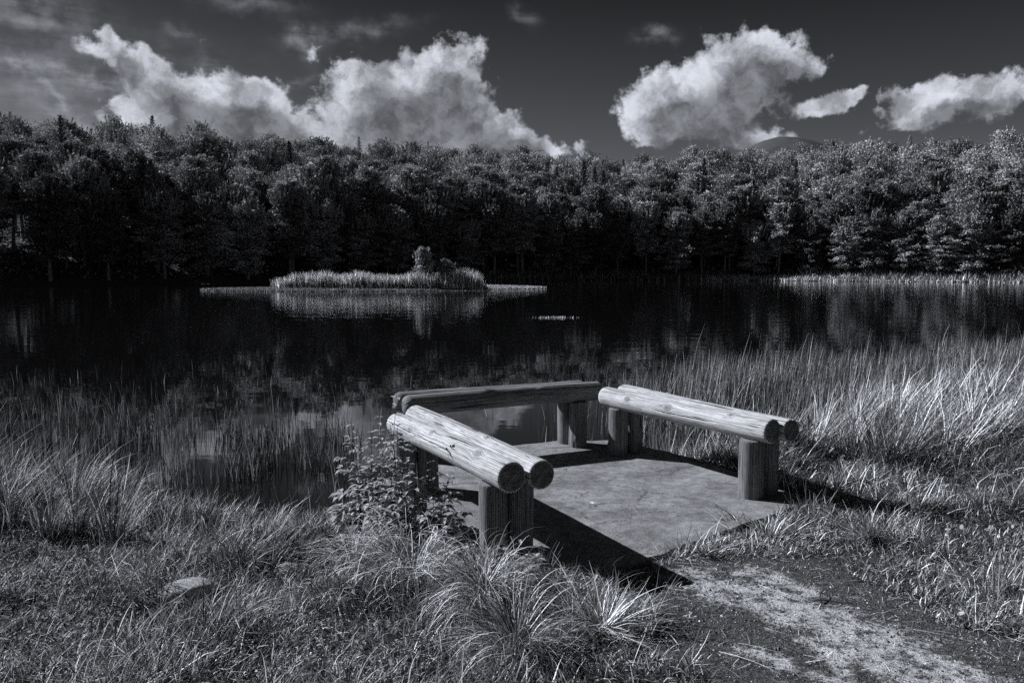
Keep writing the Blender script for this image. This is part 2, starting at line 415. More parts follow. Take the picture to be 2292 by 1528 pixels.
# ------------------------------------------------------------------ log benches
def log_mesh(L, r, seed, knots=(), taper=0.0, bev0=.012, bev1=.012, crook=.007, nth=168):
    """log along local X from 0 to L, grain coordinate in the UV map"""
    nxs = int(L / .012) + 2
    us = np.concatenate([[0, bev0 * .15, bev0 * .45, bev0], np.linspace(bev0, L - bev1, nxs)[1:-1], [L - bev1, L - bev1 * .45, L - bev1 * .15, L]])
    th = np.linspace(0, 2 * np.pi, nth, endpoint=False)
    U, T = np.meshgrid(us, th, indexing='ij')
    e = np.ones_like(U)
    a0 = np.clip((bev0 - U) / bev0, 0, 1); a1 = np.clip((U - (L - bev1)) / bev1, 0, 1)
    fr0 = min(.9, bev0 / r); fr1 = min(.9, bev1 / r)
    e = e * (1 - fr0 * (1 - np.sqrt(1 - np.minimum(a0, .999) ** 2))) * (1 - fr1 * (1 - np.sqrt(1 - np.minimum(a1, .999) ** 2)))
    nz = VNoise(seed)
    cx, cy = np.cos(T), np.sin(T)
    bump = .055 * (nz.fbm(U * 3 + 3, cx * 1.2 + 5, 3) + nz.fbm(U * 3 + 30, cy * 1.2 + 15, 3) - .9)
    flut = .010 * (nz.fbm(U * 1.0 + 60, T * 5.0, 3) - .45)
    rr = r * (1 - taper * U / L) * e * (1 + bump + flut)
    V_ = T * r
    g = V_.copy(); kn = np.zeros_like(U)
    Cc = 2 * np.pi * r
    for (ku, kt, ka) in knots:
        dv = (V_ - kt * r + Cc / 2) % Cc - Cc / 2; du = (U - ku)
        d = np.sqrt((du * .62) ** 2 + dv ** 2) + 1e-5
        infl = np.exp(-(d / (ka * 2.6)) ** 2)
        push = dv / d * ka * 1.1 * np.exp(-(np.maximum(d - ka, 0) / (ka * 1.5)) ** 1)
        g = g - push * np.where(d > ka, 1, 0)
        inside = d <= ka
        g = np.where(inside, 3.0 + d * 1.3, g)
        kn = np.maximum(kn, smooth(ka * 1.05, ka * .55, d))
        rr = rr + .010 * np.exp(-(d / (ka * 1.3)) ** 2)
    rgc = np.random.default_rng(seed + 500)
    for _ in range(5 if L > 1 else 2):                      # open drying splits that wander with the grain
        uc, ul = rgc.uniform(.1, .9) * L, rgc.uniform(.18, .5) * L * .6; tc = rgc.uniform(-.2, 3.0) if L > 1 else rgc.uniform(0, 6.28)
        path_ = tc + .08 * (nz(U * 3 + 9 * _, U * 0 + _) - .5) + .012 * (nz(U * 22 + 9 * _, U * 0 + _) - .5)
        dt = ((T - path_ + np.pi) % (2 * np.pi) - np.pi) * r
        rr = rr - .016 * np.exp(-(dt / .0028) ** 2) * smooth(ul, ul * .6, np.abs(U - uc))
    cyoff = crook * np.sin(U / L * 3.0 + seed); czoff = crook * .6 * np.sin(U / L * 5.0 + seed * 2)
    V = np.stack([U, rr * cx + cyoff, rr * cy + czoff], -1)
    m, n = U.shape
    idx = np.arange(m * n).reshape(m, n)
    # duplicate seam handled by point uv: use an offset column
    ringV = V.reshape(-1, 3)
    q = np.stack([idx[:-1], np.roll(idx, -1, 1)[:-1], np.roll(idx, -1, 1)[1:], idx[1:]], -1).reshape(-1, 4)
    uv = np.stack([U, g], -1).reshape(-1, 2)
    cap = []; capq = []; base = len(ringV); endm = [np.zeros(len(ringV))]
    allV = [ringV]; alluv = [uv]; knl = [kn.ravel()]
    for side in (0, m - 1):
        rg = V[side]; c = rg.mean(0)
        prev = None; lst = []
        for s in (1.0, .8, .55, .3, .08):
            p = c + (rg - c) * s; p[:, 0] += (.0015 * (nz(p[:, 1] * 300, p[:, 2] * 300) - .5)) if s < 1 else 0
            allV.append(p); alluv.append(np.stack([p[:, 1] * 2, p[:, 2] * 2], -1)); endm.append(np.ones(n)); knl.append(np.zeros(n))
            ids = base + np.arange(n); base += n
            if prev is not None:
                f = np.stack([prev, np.roll(prev, -1), np.roll(ids, -1), ids], -1)
                lst.append(f if side else f[:, ::-1])
            prev = ids
        f = prev.copy(); lst_last = (prev if side else prev[::-1])[None, :]
        capq += lst; cap.append(lst_last)
    faces = [(4, q)] + [(4, c) for c in capq] + [(n, c) for c in cap]
    return mesh_np('log', np.concatenate(allV), faces, {'knot': np.concatenate(knl), 'endcap': np.concatenate(endm)}, True, uv=np.concatenate(alluv))

LZ = .475
def add_log(bench, p0, p1, r, seed, mat, knots=(), bev0=.012, bev1=.012, roll=0.0, taper=.0):
    p0 = np.array(p0); p1 = np.array(p1); d = p1 - p0; L = float(np.linalg.norm(d))
    o = link('log', log_mesh(L, r, seed, knots, taper, bev0, bev1), mat, bench)
    o.location = (p0[0] - bench.location.x, p0[1] - bench.location.y, LZ)
    o.rotation_mode = 'XYZ'; o.rotation_euler = (roll, R(.25) * ((seed % 3) - 1), math.atan2(d[1], d[0]))
    return o
def add_post(bench, x, y, r, h, seed, mat=None, tilt=0):
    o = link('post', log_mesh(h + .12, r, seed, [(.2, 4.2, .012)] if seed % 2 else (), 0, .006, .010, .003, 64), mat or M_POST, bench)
    o.location = (x - bench.location.x, y - bench.location.y, -.12)
    o.rotation_euler = (R(seed * 47 % 360), R(-90) + R(tilt), 0); o.rotation_mode = 'XYZ'
    # local X becomes world Z
    o.rotation_euler = (0, R(-90 + tilt), R(seed * 47 % 360))
    return o
bA = tag(empty('log_bench', (-.30, 4.8, 0)), 'sunlit log bench nearest the camera, its left end beside the leafy weeds', 'bench', 'log benches around the concrete pad')
add_log(bA, (.0, 3.98), (-.84, 5.52), .083, 41, M_LOG, [(.98, 1.0, .015), (.32, .9, .022), (1.30, .5, .012)], .010, .060, taper=.05)
add_log(bA, (.155, 4.05), (-.73, 5.74), .080, 12, M_LOG, [(.62, 1.3, .016), (1.30, 1.7, .011)], .010, .050)
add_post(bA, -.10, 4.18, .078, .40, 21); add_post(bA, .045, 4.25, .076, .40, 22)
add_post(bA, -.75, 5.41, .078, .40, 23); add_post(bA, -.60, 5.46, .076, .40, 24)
bB = tag(empty('log_bench', (1.30, 6.0, 0)), 'log bench on the right side of the pad, large round knots in it', 'bench', 'log benches around the concrete pad')
add_log(bB, (1.745, 5.14), (.79, 6.67), .084, 13, M_LOG, [(.93, .42, .030), (1.40, .50, .021), (.33, .9, .012)], .010, .045)
add_log(bB, (1.885, 5.18), (.965, 6.86), .080, 14, M_LOG, [(.9, 1.5, .012), (1.3, 1.7, .010)], .010, .050)
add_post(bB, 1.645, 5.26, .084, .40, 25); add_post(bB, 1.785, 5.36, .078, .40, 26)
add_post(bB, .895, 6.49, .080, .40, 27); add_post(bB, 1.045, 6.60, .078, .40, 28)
bC = tag(empty('log_bench', (-.1, 6.6, 0)), 'shaded log bench along the water edge between the two sunlit benches', 'bench', 'log benches around the concrete pad')
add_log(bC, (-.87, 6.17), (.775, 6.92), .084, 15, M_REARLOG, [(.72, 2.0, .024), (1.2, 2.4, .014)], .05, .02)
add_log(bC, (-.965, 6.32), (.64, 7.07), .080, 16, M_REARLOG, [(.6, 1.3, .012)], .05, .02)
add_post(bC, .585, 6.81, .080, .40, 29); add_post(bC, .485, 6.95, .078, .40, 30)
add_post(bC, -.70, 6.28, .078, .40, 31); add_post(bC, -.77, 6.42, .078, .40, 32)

# ------------------------------------------------------------------ blades
U = rng.uniform
def blades(P, L, W, phi, th0, curl, S=3, shade=None, tipw=.12, twist=None, kink=0.0):
    """P (N,3) roots; L length; W width; phi azimuth of lean; th0 start angle from vertical; curl total extra angle"""
    N = len(P); L = np.broadcast_to(L, N); W = np.broadcast_to(W, N)
    phi = np.broadcast_to(phi, N); th0 = np.broadcast_to(th0, N); curl = np.broadcast_to(curl, N)
    side = phi + np.pi / 2 + (rng.normal(0, .5, N) if twist is None else twist)
    sx, sy = np.cos(side), np.sin(side)
    V = np.empty((N, S + 1, 2, 3), np.float32)
    pos = P.astype(float).copy(); pw = U(.7, 2.6, N); wob = rng.normal(0, .10, N)
    for i in range(S + 1):
        t = i / S
        w = W * (1 - (1 - tipw) * t ** 1.6) * .5
        V[:, i, 0] = pos - np.stack([sx * w, sy * w, 0 * w], -1)
        V[:, i, 1] = pos + np.stack([sx * w, sy * w, 0 * w], -1)
        th = th0 + curl * ((i + .5) / S) ** pw
        phi = phi + wob
        st = L / S
        pos = pos + np.stack([np.sin(th) * np.cos(phi) * st, np.sin(th) * np.sin(phi) * st, np.cos(th) * st], -1)
    base = np.arange(N)[:, None] * (S + 1) * 2
    if shade is not None: shade = np.asarray(shade) * np.where(rng.random(N) < .30, U(1.2, 2.1, N), U(.05, .50, N))
    q = []
    for i in range(S):
        a = base + i * 2
        q.append(np.concatenate([a, a + 1, a + 3, a + 2], 1))
    q = np.stack(q, 1).reshape(-1, 4)
    if shade is None: shade = rng.uniform(.55, 1.15, N)
    sh = np.repeat(shade, (S + 1) * 2)
    return V.reshape(-1, 3), q, sh
def join(parts):
    off = 0; Vs = []; Qs = []; Ss = []
    for V, q, s in parts:
        Vs.append(V); Qs.append(q + off); Ss.append(s); off += len(V)
    return np.concatenate(Vs), np.concatenate(Qs), np.concatenate(Ss)
def blade_obj(name, parts, mat, parent=None):
    V, q, s = join(parts)
    return link(name, mesh_np(name, V, [(4, q)], {'shade': s}), mat, parent)
def xyz(x, y, dz=-.01): return np.stack([x, y, ground_at(x, y) + dz], -1)
def scatter(n, x0, x1, y0, y1): return rng.uniform(x0, x1, n), rng.uniform(y0, y1, n)
def infront(x, y, m=1.15): return np.abs(x) < .66 * m * y + .3
U = rng.uniform

# --- short turf
def turf(n, x0, x1, y0, y1, lo, hi, w, clumpy=2.2):
    x, y = scatter(n, x0, x1, y0, y1)
    dpad = sdist(PAD, x, y); dpath = sdist(PATH, x, y)
    fr = (N2.fbm(x * 5, y * 5, 3) - .45)
    ok = infront(x, y) & (dpad > .03 + .12 * (fr + .1)) & (dpath > -.02 + .45 * fr) & (y < shore_near(x) - .05)
    ok &= rng.random(n) < .4 + .75 * smooth(.32, .60, N1.fbm(x * 4 + 9, y * 4, 3))
    x, y = x[ok], y[ok]
    hm = .45 + 1.0 * smooth(.3, .65, N3.fbm(x * clumpy, y * clumpy, 3))
    L = U(lo, hi, len(x)) * hm
    phi = U(0, 2 * np.pi, len(x)) * .85 + 6.0 * N2(x * 2.5, y * 2.5)
    return blades(xyz(x, y), L, U(.6, 1.2, len(x)) * w, phi, U(.1, 1.25, len(x)), U(.1, 1.6, len(x)), 3,
                  U(.15, 1.35, len(x)) * (.6 + .8 * N1(x * 3 + 40, y * 3)))
turf_parts = [turf(170000, -3.2, 1.2, 2.3, 4.6, .05, .15, .0060), turf(30000, -3.2, 1.2, 2.3, 4.6, .14, .28, .0055),
              turf(50000, -5.5, .2, 4.0, 7.0, .05, .14, .005),
              turf(120000, 1.0, 3.6, 2.4, 5.2, .05, .14, .0064), turf(16000, 1.3, 4.6, 2.6, 6.5, .12, .26, .0058),
              turf(80000, 1.5, 6.5, 4.2, 9.0, .06, .17, .0075),
              turf(30000, 4.0, 9.5, 6.0, 12.0, .10, .22, .007)]
tag(blade_obj('grass', turf_parts, M_GRASS), 'short mixed grass covering the lake bank', 'grass', kind='stuff')

# thin worn grass creeping over the path and rim of the pad
def fringe():
    n = 26000; x, y = scatter(n, -.4, 3.0, 2.5, 5.4)
    dpad = sdist(PAD, x, y); dpath = sdist(PATH, x, y)
    k = N2.fbm(x * 6 + 3, y * 6, 3)
    rim = (dpad > -.02) & (dpad < .10) & (rng.random(n) < .55)
    inp = (dpath < .1) & (dpath > -.5) & (k > .50) & (rng.random(n) < .45 * smooth(-.45, 0, dpath))
    ok = (rim | inp) & infront(x, y) & (dpad > -.02)
    x, y = x[ok], y[ok]
    return blades(xyz(x, y), U(.02, .07, len(x)), U(.002, .004, len(x)), U(0, 6.28, len(x)), U(.5, 1.4, len(x)), U(0, .6, len(x)), 2, U(.3, 1.0, len(x)))
def litter():
    n = 1500; x, y = scatter(n, .4, 2.6, 2.5, 4.6)
    ok = (sdist(PATH, x, y) < .15) & (sdist(PAD, x, y) > .02); x, y = x[ok], y[ok]
    P = np.stack([x, y, ground_at(x, y) + U(.002, .010, len(x))], -1)
    return blades(P, U(.03, .12, len(x)), .0022, U(0, 6.28, len(x)), 1.50, U(-.1, .15, len(x)), 2, U(.5, 1.5, len(x)))
def padlitter():
    n = 90; x, y = scatter(n, -.7, 1.8, 4.0, 6.9); ok = sdist(PAD, x, y) < -.06; x, y = x[ok], y[ok]; k = len(x)
    return blades(np.stack([x, y, np.full(k, .006)], -1), U(.02, .10, k), .003, U(0, 6.28, k), 1.53, U(-.04, .08, k), 3, U(.15, .9, k))
def longstraw():
    n = 46; x, y = scatter(n, .6, 2.9, 2.6, 4.4)
    P = np.stack([x, y, ground_at(x, y) + .012], -1)
    return blades(P, U(.15, .45, n), .003, R(-40) + rng.normal(0, .35, n), 1.53, U(-.05, .06, n), 4, U(.8, 1.6, n))
tag(blade_obj('straw_litter', [fringe(), litter(), longstraw(), padlitter()], M_GRASS), 'dry straw and worn grass scattered over the dirt path', 'straw', kind='stuff')

# --- sedges on the left bank
def clumps(cx, cy, nb, Lr, W, spread, th=(.05, .55), curl=(.3, 1.6), wind=0.0, wdir=0.0, S=5, shade=(.15, 1.4), z=None):
    parts = []
    K = len(cx)
    k = np.repeat(np.arange(K), nb); n = len(k)
    a = U(0, 2 * np.pi, n); rr = np.abs(rng.normal(0, spread, n))
    x = cx[k] + np.cos(a) * rr; y = cy[k] + np.sin(a) * rr
    zz = ground_at(x, y) - .02 if z is None else np.full(n, z)
    vx = np.cos(a) + wind * math.cos(wdir); vy = np.sin(a) + wind * math.sin(wdir)
    phi = np.arctan2(vy, vx)
    cs = U(.7, 1.15, K) * np.where((cx > -3.1) & (cx < -.9) & (cy > 4.75), .52, 1.0) * (.6 + .8 * N3.fbm(cx * 1.7, cy * 1.7, 2))
    L = U(Lr[0], Lr[1], n) * cs[k] * np.where(rng.random(n) < .25, .55, 1)
    V = blades(np.stack([x, y, zz], -1), L, U(.6, 1.15, n) * W, phi, U(th[0], th[1], n) * (.6 + .5 * np.hypot(vx, vy)), U(curl[0], curl[1], n), S, U(*shade, n) * U(.8, 1.15, K)[k])
    return V
def pick(n, x0, x1, y0, y1, cond):
    x, y = scatter(n * 6, x0, x1, y0, y1); ok = cond(x, y); return x[ok][:n], y[ok][:n]
cx1, cy1 = pick(150, -4.6, -.95, 4.35, 6.7, lambda x, y: (y < shore_near(x) + .1) & (sdist(PAD, x, y) > .3) & (y > 4.5 + .35 * (x + 1.2) * .0 + np.where(x > -1.5, .5, 0)) & (N1.fbm(x * 2, y * 2, 2) > .32))
s1 = clumps(cx1, cy1, 75, (.16, .46), .0070, .06, wind=.35, wdir=R(15))
cx2, cy2 = pick(46, -4.4, -2.0, 4.0, 5.6, lambda x, y: y > 3.9 + (x + 4.4) * .28)
s2 = clumps(cx2, cy2, 80, (.40, .74), .0082, .05, (.0, .35), (.2, 1.1), wind=.4, wdir=R(20))
cx3, cy3 = pick(26, -1.9, -.55, 3.9, 4.9, lambda x, y: (sdist(PAD, x, y) > .2))
s3 = clumps(cx3, cy3, 80, (.14, .32), .0060, .06, (.1, .7), (.5, 1.8), wind=.3, wdir=R(-10))
cx7, cy7 = pick(120, -2.6, .3, 2.45, 4.4, lambda x, y: (np.hypot(x + 1.57, y - 3.50) > .30) & (sdist(PAD, x, y) > .1) & (N3.fbm(x * 2, y * 2, 2) > .36))
s7 = clumps(cx7, cy7, 46, (.10, .30), .0055, .05, (.1, 1.1), (.4, 1.8), wind=.2, wdir=0)
ex, ey = [], []
for (ax, ay), (bx_, by_) in zip(PAD[0:4], PAD[1:5]):
    for k_ in range(9):
        t_ = rng.random(); ex.append(ax + (bx_ - ax) * t_ + abs(rng.normal(0, .06)) + .03); ey.append(ay + (by_ - ay) * t_ - abs(rng.normal(0, .06)) - .03)
s8 = clumps(np.array(ex), np.array(ey), 55, (.05, .15), .0055, .04, (.3, 1.3), (.2, 1.2))
ex = U(.05, .75, 16); ey = 3.86 + U(-.12, .05, 16)
s9 = clumps(ex, ey, 50, (.06, .17), .0052, .05, (.3, 1.3), (.2, 1.2))
tag(blade_obj('sedge', [s1, s2, s3, s7, s8, s9], M_GRASS), 'tall arching sedge crowding the left bank', 'sedge', kind='stuff')

# --- pale windblown grass right bank
cx4, cy4 = pick(210, 1.9, 8.5, 6.0, 11.3, lambda x, y: (y < shore_near(x) - .1) & (y > 5.5 + .42 * (x - 1.9) * .95) & (sdist(PAD, x, y) > .18) & (N2.fbm(x * 1.2, y * 1.2, 2) > .30))
s4 = clumps(cx4, cy4, 90, (.30, .62), .0090, .08, (.05, .45), (.25, 1.1), wind=.75, wdir=R(10), shade=(.12, 1.15))
cx5, cy5 = pick(34, 2.8, 5.2, 6.3, 8.3, lambda x, y: y > 6.0 + .3 * (x - 2.8))
s5 = clumps(cx5, cy5, 90, (.42, .75), .0085, .08, (.15, .6), (.2, .8), wind=1.3, wdir=R(8), shade=(.7, 1.7))
cx6, cy6 = pick(22, 1.3, 2.3, 6.1, 7.4, lambda x, y: (sdist(PAD, x, y) > .08) & (y < shore_near(x)))
s6 = clumps(cx6, cy6, 60, (.15, .40), .0055, .05, (.1, .7), (.2, 1.0), wind=.3, wdir=0, shade=(.4, 1.2))
tag(blade_obj('tall_grass', [s4, s5, s6], M_STRAW), 'pale windblown tall grass on the right bank', 'grass', kind='stuff')

# --- reed bed standing in the water, right
def reeds(n, x0, x1, y0, y1, dens, h, w, mat_sh=(.5, 1.2), lean=.12, curl=.25, z=WZ, S=4, phi=None):
    x, y = scatter(n, x0, x1, y0, y1); ok = infront(x, y) & (rng.random(n) < dens(x, y)); x, y = x[ok], y[ok]
    k = len(x)
    hm = .45 + 1.1 * N3.fbm(x * 1.6 + 7, y * 1.6, 3)
    return blades(np.stack([x, y, np.full(k, z - .02)], -1), U(h[0], h[1], k) * hm, U(.6, 1.2, k) * w, U(0, 6.28, k) if phi is None else rng.normal(phi, .9, k),
                  np.abs(rng.normal(0, lean, k)), U(0, curl, k), S, U(*mat_sh, k))
edge = lambda x: np.interp(x, [.4, 1.5, 2.5, 4, 8, 14], [9.8, 10.8, 12.2, 13.2, 15.0, 19])
def bed(x, y):
    s = shore_near(x)
    inb = smooth(s - .7, s + .2, y) * smooth(edge(x) + .5, edge(x) - .8, y)
    return inb * (.05 + .95 * smooth(.7, 2.2, x)) * (.30 + .70 * smooth(.34, .50, N1.fbm(x * 1.1, y * 1.8, 3)))
r1 = reeds(68000, .3, 13, 7.0, 19, bed, (.32, .64), .0085, (.2, 1.3), .10, .35, phi=0)
r2 = reeds(700, .6, 12, 8.0, 17, bed, (.70, 1.08), .008, (.6, 1.8), .10, .6, phi=0)
r3 = reeds(22000, .3, 13, 7.5, 19, bed, (.22, .5), .012, (.2, 1.0), .35, .9)
tag(blade_obj('reed_bed', [r1, r2, r3], M_REED), 'dense reed bed standing in the water behind the benches', 'reeds', kind='stuff')
# small feathery tips make the soft upper edge of the bed
# --- sparse reeds in the water, centre and left
def sp(x, y):
    a = np.interp(x, [-9, -5, -2.5, -.5, 1, 3], [.7, .4, .14, .10, .2, .45])
    return a * smooth(15.5, 11, y) * smooth(shore_near(x) - .1, shore_near(x) + .3, y) * (.04 + .96 * smooth(.42, .56, N2.fbm(x * 1.6, y * 1.6, 3)))
q1 = reeds(9500, -10, 3, 6.5, 16, sp, (.06, .34), .0065, (.3, 1.3), .10, .3)
def sil(x, y): return smooth(.40, .54, N1.fbm(x * 2.2, y * 2.2 + 30, 2)) * smooth(9.6, 8.6, y) * smooth(shore_near(x), shore_near(x) + .1, y) * smooth(-1.0, -1.6, x)
q2 = reeds(13000, -5.2, -1.0, 5.6, 9.6, sil, (.14, .52), .0078, (.2, .8), .15, .5)
def lft(x, y): return smooth(.38, .55, N1.fbm(x * 1.3, y * 1.3, 3)) * smooth(-2.4, -4.6, x) * smooth(11.5, 9.0, y) * smooth(shore_near(x) - .5, shore_near(x) + .1, y)
q3 = reeds(9000, -9.5, -1.8, 6.3, 11.5, lft, (.10, .36), .0075, (.2, .9), .15, .4)
tag(blade_obj('water_reeds', [q1, q2, q3], M_REED), 'thin reed stalks poking out of the shallows on the left', 'reeds', kind='stuff')

# --- clover and small broad leaves bottom left
def leaflets(P, size, shade, tilt=.5):
    n = len(P); a = U(0, 6.28, n); t1 = rng.normal(0, tilt, n); t2 = rng.normal(0, tilt, n)
    ex = np.stack([np.cos(a), np.sin(a), np.sin(t1)], -1) * size[:, None]; ey = np.stack([-np.sin(a), np.cos(a), np.sin(t2)], -1) * size[:, None] * .8
    V = np.empty((n, 6, 3)); prof = [(-1, 0), (-.45, .62), (.45, .62), (1, 0), (.45, -.62), (-.45, -.62)]
    for i, (u, v) in enumerate(prof): V[:, i] = P + ex * u + ey * v
    b = np.arange(n)[:, None] * 6
    q = np.concatenate([b + np.array([[0, 1, 2, 3]]), b + np.array([[0, 3, 4, 5]])])
    return V.reshape(-1, 3), q, np.repeat(shade, 6)
n = 9000; x, y = scatter(n, -3.0, .4, 2.35, 4.3)
ok = infront(x, y) & (N1.fbm(x * 2.5 + 3, y * 2.5, 3) > .42) & (sdist(PAD, x, y) > .1); x, y = x[ok], y[ok]
P_ = np.stack([x, y, ground_at(x, y) + U(.01, .055, len(x))], -1)
l1 = leaflets(P_, U(.005, .011, len(x)), U(.3, .8, len(x)))
n = 2500; x, y = scatter(n, 1.8, 6, 3, 8); ok = infront(x, y) & (N1.fbm(x * 2.5 + 3, y * 2.5, 3) > .45) & (sdist(PAD, x, y) > .1) & (sdist(PATH, x, y) > 0); x, y = x[ok], y[ok]
l2 = leaflets(np.stack([x, y, ground_at(x, y) + U(.03, .10, len(x))], -1), U(.008, .02, len(x)), U(.4, 1.1, len(x)))
tag(blade_obj('clover', [l1, l2], M_LEAF), 'low clover and small round leaves among the short grass', 'clover', kind='stuff')

# --- gravel grit on path and pad
def stones(n, x, y, z, s, shade):
    base = np.array([[1, 0, 0], [0, 1, 0], [-1, 0, 0], [0, -1, 0], [0, 0, .8], [0, 0, -.6]], float)
    V = base[None] * (s[:, None, None]) * U(.6, 1.25, (len(x), 6, 1))
    a = U(0, 6.28, len(x)); c, si = np.cos(a)[:, None], np.sin(a)[:, None]
    Vx = V[..., 0] * c - V[..., 1] * si; Vy = V[..., 0] * si + V[..., 1] * c
    V = np.stack([Vx + x[:, None], Vy + y[:, None], V[..., 2] + z[:, None]], -1)
    f = np.array([[0, 1, 4], [1, 2, 4], [2, 3, 4], [3, 0, 4], [1, 0, 5], [2, 1, 5], [3, 2, 5], [0, 3, 5]])
    T = (np.arange(len(x))[:, None, None] * 6 + f[None]).reshape(-1, 3)
    return V.reshape(-1, 3), T, np.repeat(shade, 6)
n = 30000; x, y = scatter(n, .3, 2.8, 2.4, 4.6)
lm = np.zeros(n)
for pl, w in LIME: lm = np.maximum(lm, smooth(w * 2.0, w * .2, pdist(pl, x, y, False)))
lm = np.clip(lm + (N2.fbm(x * 9, y * 9, 3) - .5) * 1.2, 0, 1)
ok = (sdist(PATH, x, y) < .08) & (sdist(PAD, x, y) > .01); x, y, lm = x[ok], y[ok], lm[ok]
sh = np.where(rng.random(len(x)) < .06, U(.7, 1.3, len(x)), U(.08, .55, len(x))); kk = rng.random(len(x)) < 1 - .75 * lm; x, y, sh = x[kk], y[kk], sh[kk]
sh = np.where(rng.random(len(x)) < .03, 1.9, sh)
g1 = stones(0, x, y, ground_at(x, y) + .001, np.minimum(rng.lognormal(math.log(.0034), .45, len(x)), .013), sh)
n = 17000; x, y = scatter(n, -1, 2, 3.7, 7.1)
k = N1.fbm(x * 2.4 + 5, y * 2.4, 3)
ok = (sdist(PAD, x, y) < -.02) & (rng.random(n) < smooth(.38, .6, k)); x, y = x[ok], y[ok]
g2 = stones(0, x, y, np.full(len(x), .0), np.minimum(rng.lognormal(math.log(.0024), .4, len(x)), .008), U(.15, 1.3, len(x)))
V, q, s = join([g1, g2])
tag(link('gravel', mesh_np('gravel', V, [(3, q)], {'shade': s}), M_GRAVEL), 'fine gravel and grit on the path and concrete', 'gravel', kind='stuff')

# ------------------------------------------------------------------ tussocks (single things)
def tussock(name, x, y, nb, Lr, W, lift, th, curl, label, spread=.05, wind=(0, 0), shade=(.5, 1.2), S=8):
    z = float(ground_at(x, y))
    n = nb; a = U(0, 2 * np.pi, n); rr = np.abs(rng.normal(0, spread, n))
    P = np.stack([np.cos(a) * rr, np.sin(a) * rr, U(-.01, lift, n)], -1)
    lock = rng.integers(0, max(6, nb // 28), n); la = U(0, 6.28, lock.max() + 1); a = la[lock] + rng.normal(0, .22, n); rr = np.abs(rng.normal(0, spread, lock.max() + 1))[lock] + rng.normal(0, .012, n)
    P[:, 0] = np.cos(a) * rr; P[:, 1] = np.sin(a) * rr
    lt = U(0, 1, lock.max() + 1)[lock]; ll = U(.65, 1.15, lock.max() + 1)[lock]
    phi = np.arctan2(np.sin(a) + wind[1], np.cos(a) + wind[0]) + rng.normal(0, .22, n)
    part = blades(P, U(Lr[0], Lr[1], n) * ll, U(.6, 1.2, n) * W, phi, th[0] + (th[1] - th[0]) * np.clip(lt + rng.normal(0, .12, n), 0, 1), U(curl[0], curl[1], n), S, U(*shade, n) * 1.12)
    V, q, s = part
    wz = V[:, 2] + z
    V[:, 2] = np.maximum(V[:, 2], .004 + 0 * wz)          # blades lie down where they meet the soil
    o = link(name, mesh_np(name, V, [(4, q)], {'shade': s}), M_GRASS, loc=(x, y, z))
    return tag(o, label, 'grass tussock', 'grass tussocks in front of the nearest bench')
tussock('grass_tussock', -.13, 3.55, 1400, (.20, .47), .0042, .10, (.35, 1.2), (1.5, 2.9), 'largest drooping grass tussock, below the end of the nearest bench', .09)
tussock('grass_tussock', -.50, 3.80, 1000, (.22, .46), .0042, .09, (.35, 1.2), (1.4, 2.8), 'shaggy tussock left of the largest one, under the leafy weeds', .09, shade=(.7, 1.4))
tussock('grass_tussock', .02, 3.12, 800, (.22, .44), .0040, .05, (.4, 1.1), (1.0, 2.0), 'dark drooping tussock at the bottom edge below the largest one', .08, shade=(.3, 1.0))
tussock('grass_tussock', .40, 3.28, 620, (.14, .32), .0044, .03, (.7, 1.35), (.1, .7), 'flattened star-shaped tussock beside the left edge of the dirt path', .07, (.4, 0), shade=(.6, 1.6))
tussock('grass_tussock', -.85, 4.05, 620, (.20, .38), .0044, .05, (.3, 1.1), (.9, 1.8), 'pale arching tussock left of the leafy weeds', .08, shade=(.6, 1.3))
tussock('grass_tussock', .22, 3.62, 260, (.10, .26), .0036, .01, (.3, 1.3), (.2, .9), 'small upright tuft in the bench shadow by the pad edge', .16, shade=(.5, 1.1))
for (x_, y_, lb) in ((1.48, 4.50, 'pointed tuft growing over the right front rim of the concrete pad'), (2.1, 4.45, 'broad tuft right of the pad along the path edge'),
                     (2.35, 3.75, 'dark spreading tuft on the right edge of the dirt path'), (2.75, 3.3, 'dark tuft nearest the lower right corner')):
    tussock('grass_tussock', x_, y_, 420, (.10, .24), .0065, .02, (.3, 1.2), (.2, 1.0), lb, .10, (-.3, 0), S=4)
# leave the tussocks beside the path in their own group
for o in bpy.data.objects:
    if o.name.startswith('grass_tussock') and o.location.x > 1.2: o['group'] = 'grass tussocks along the right of the path'

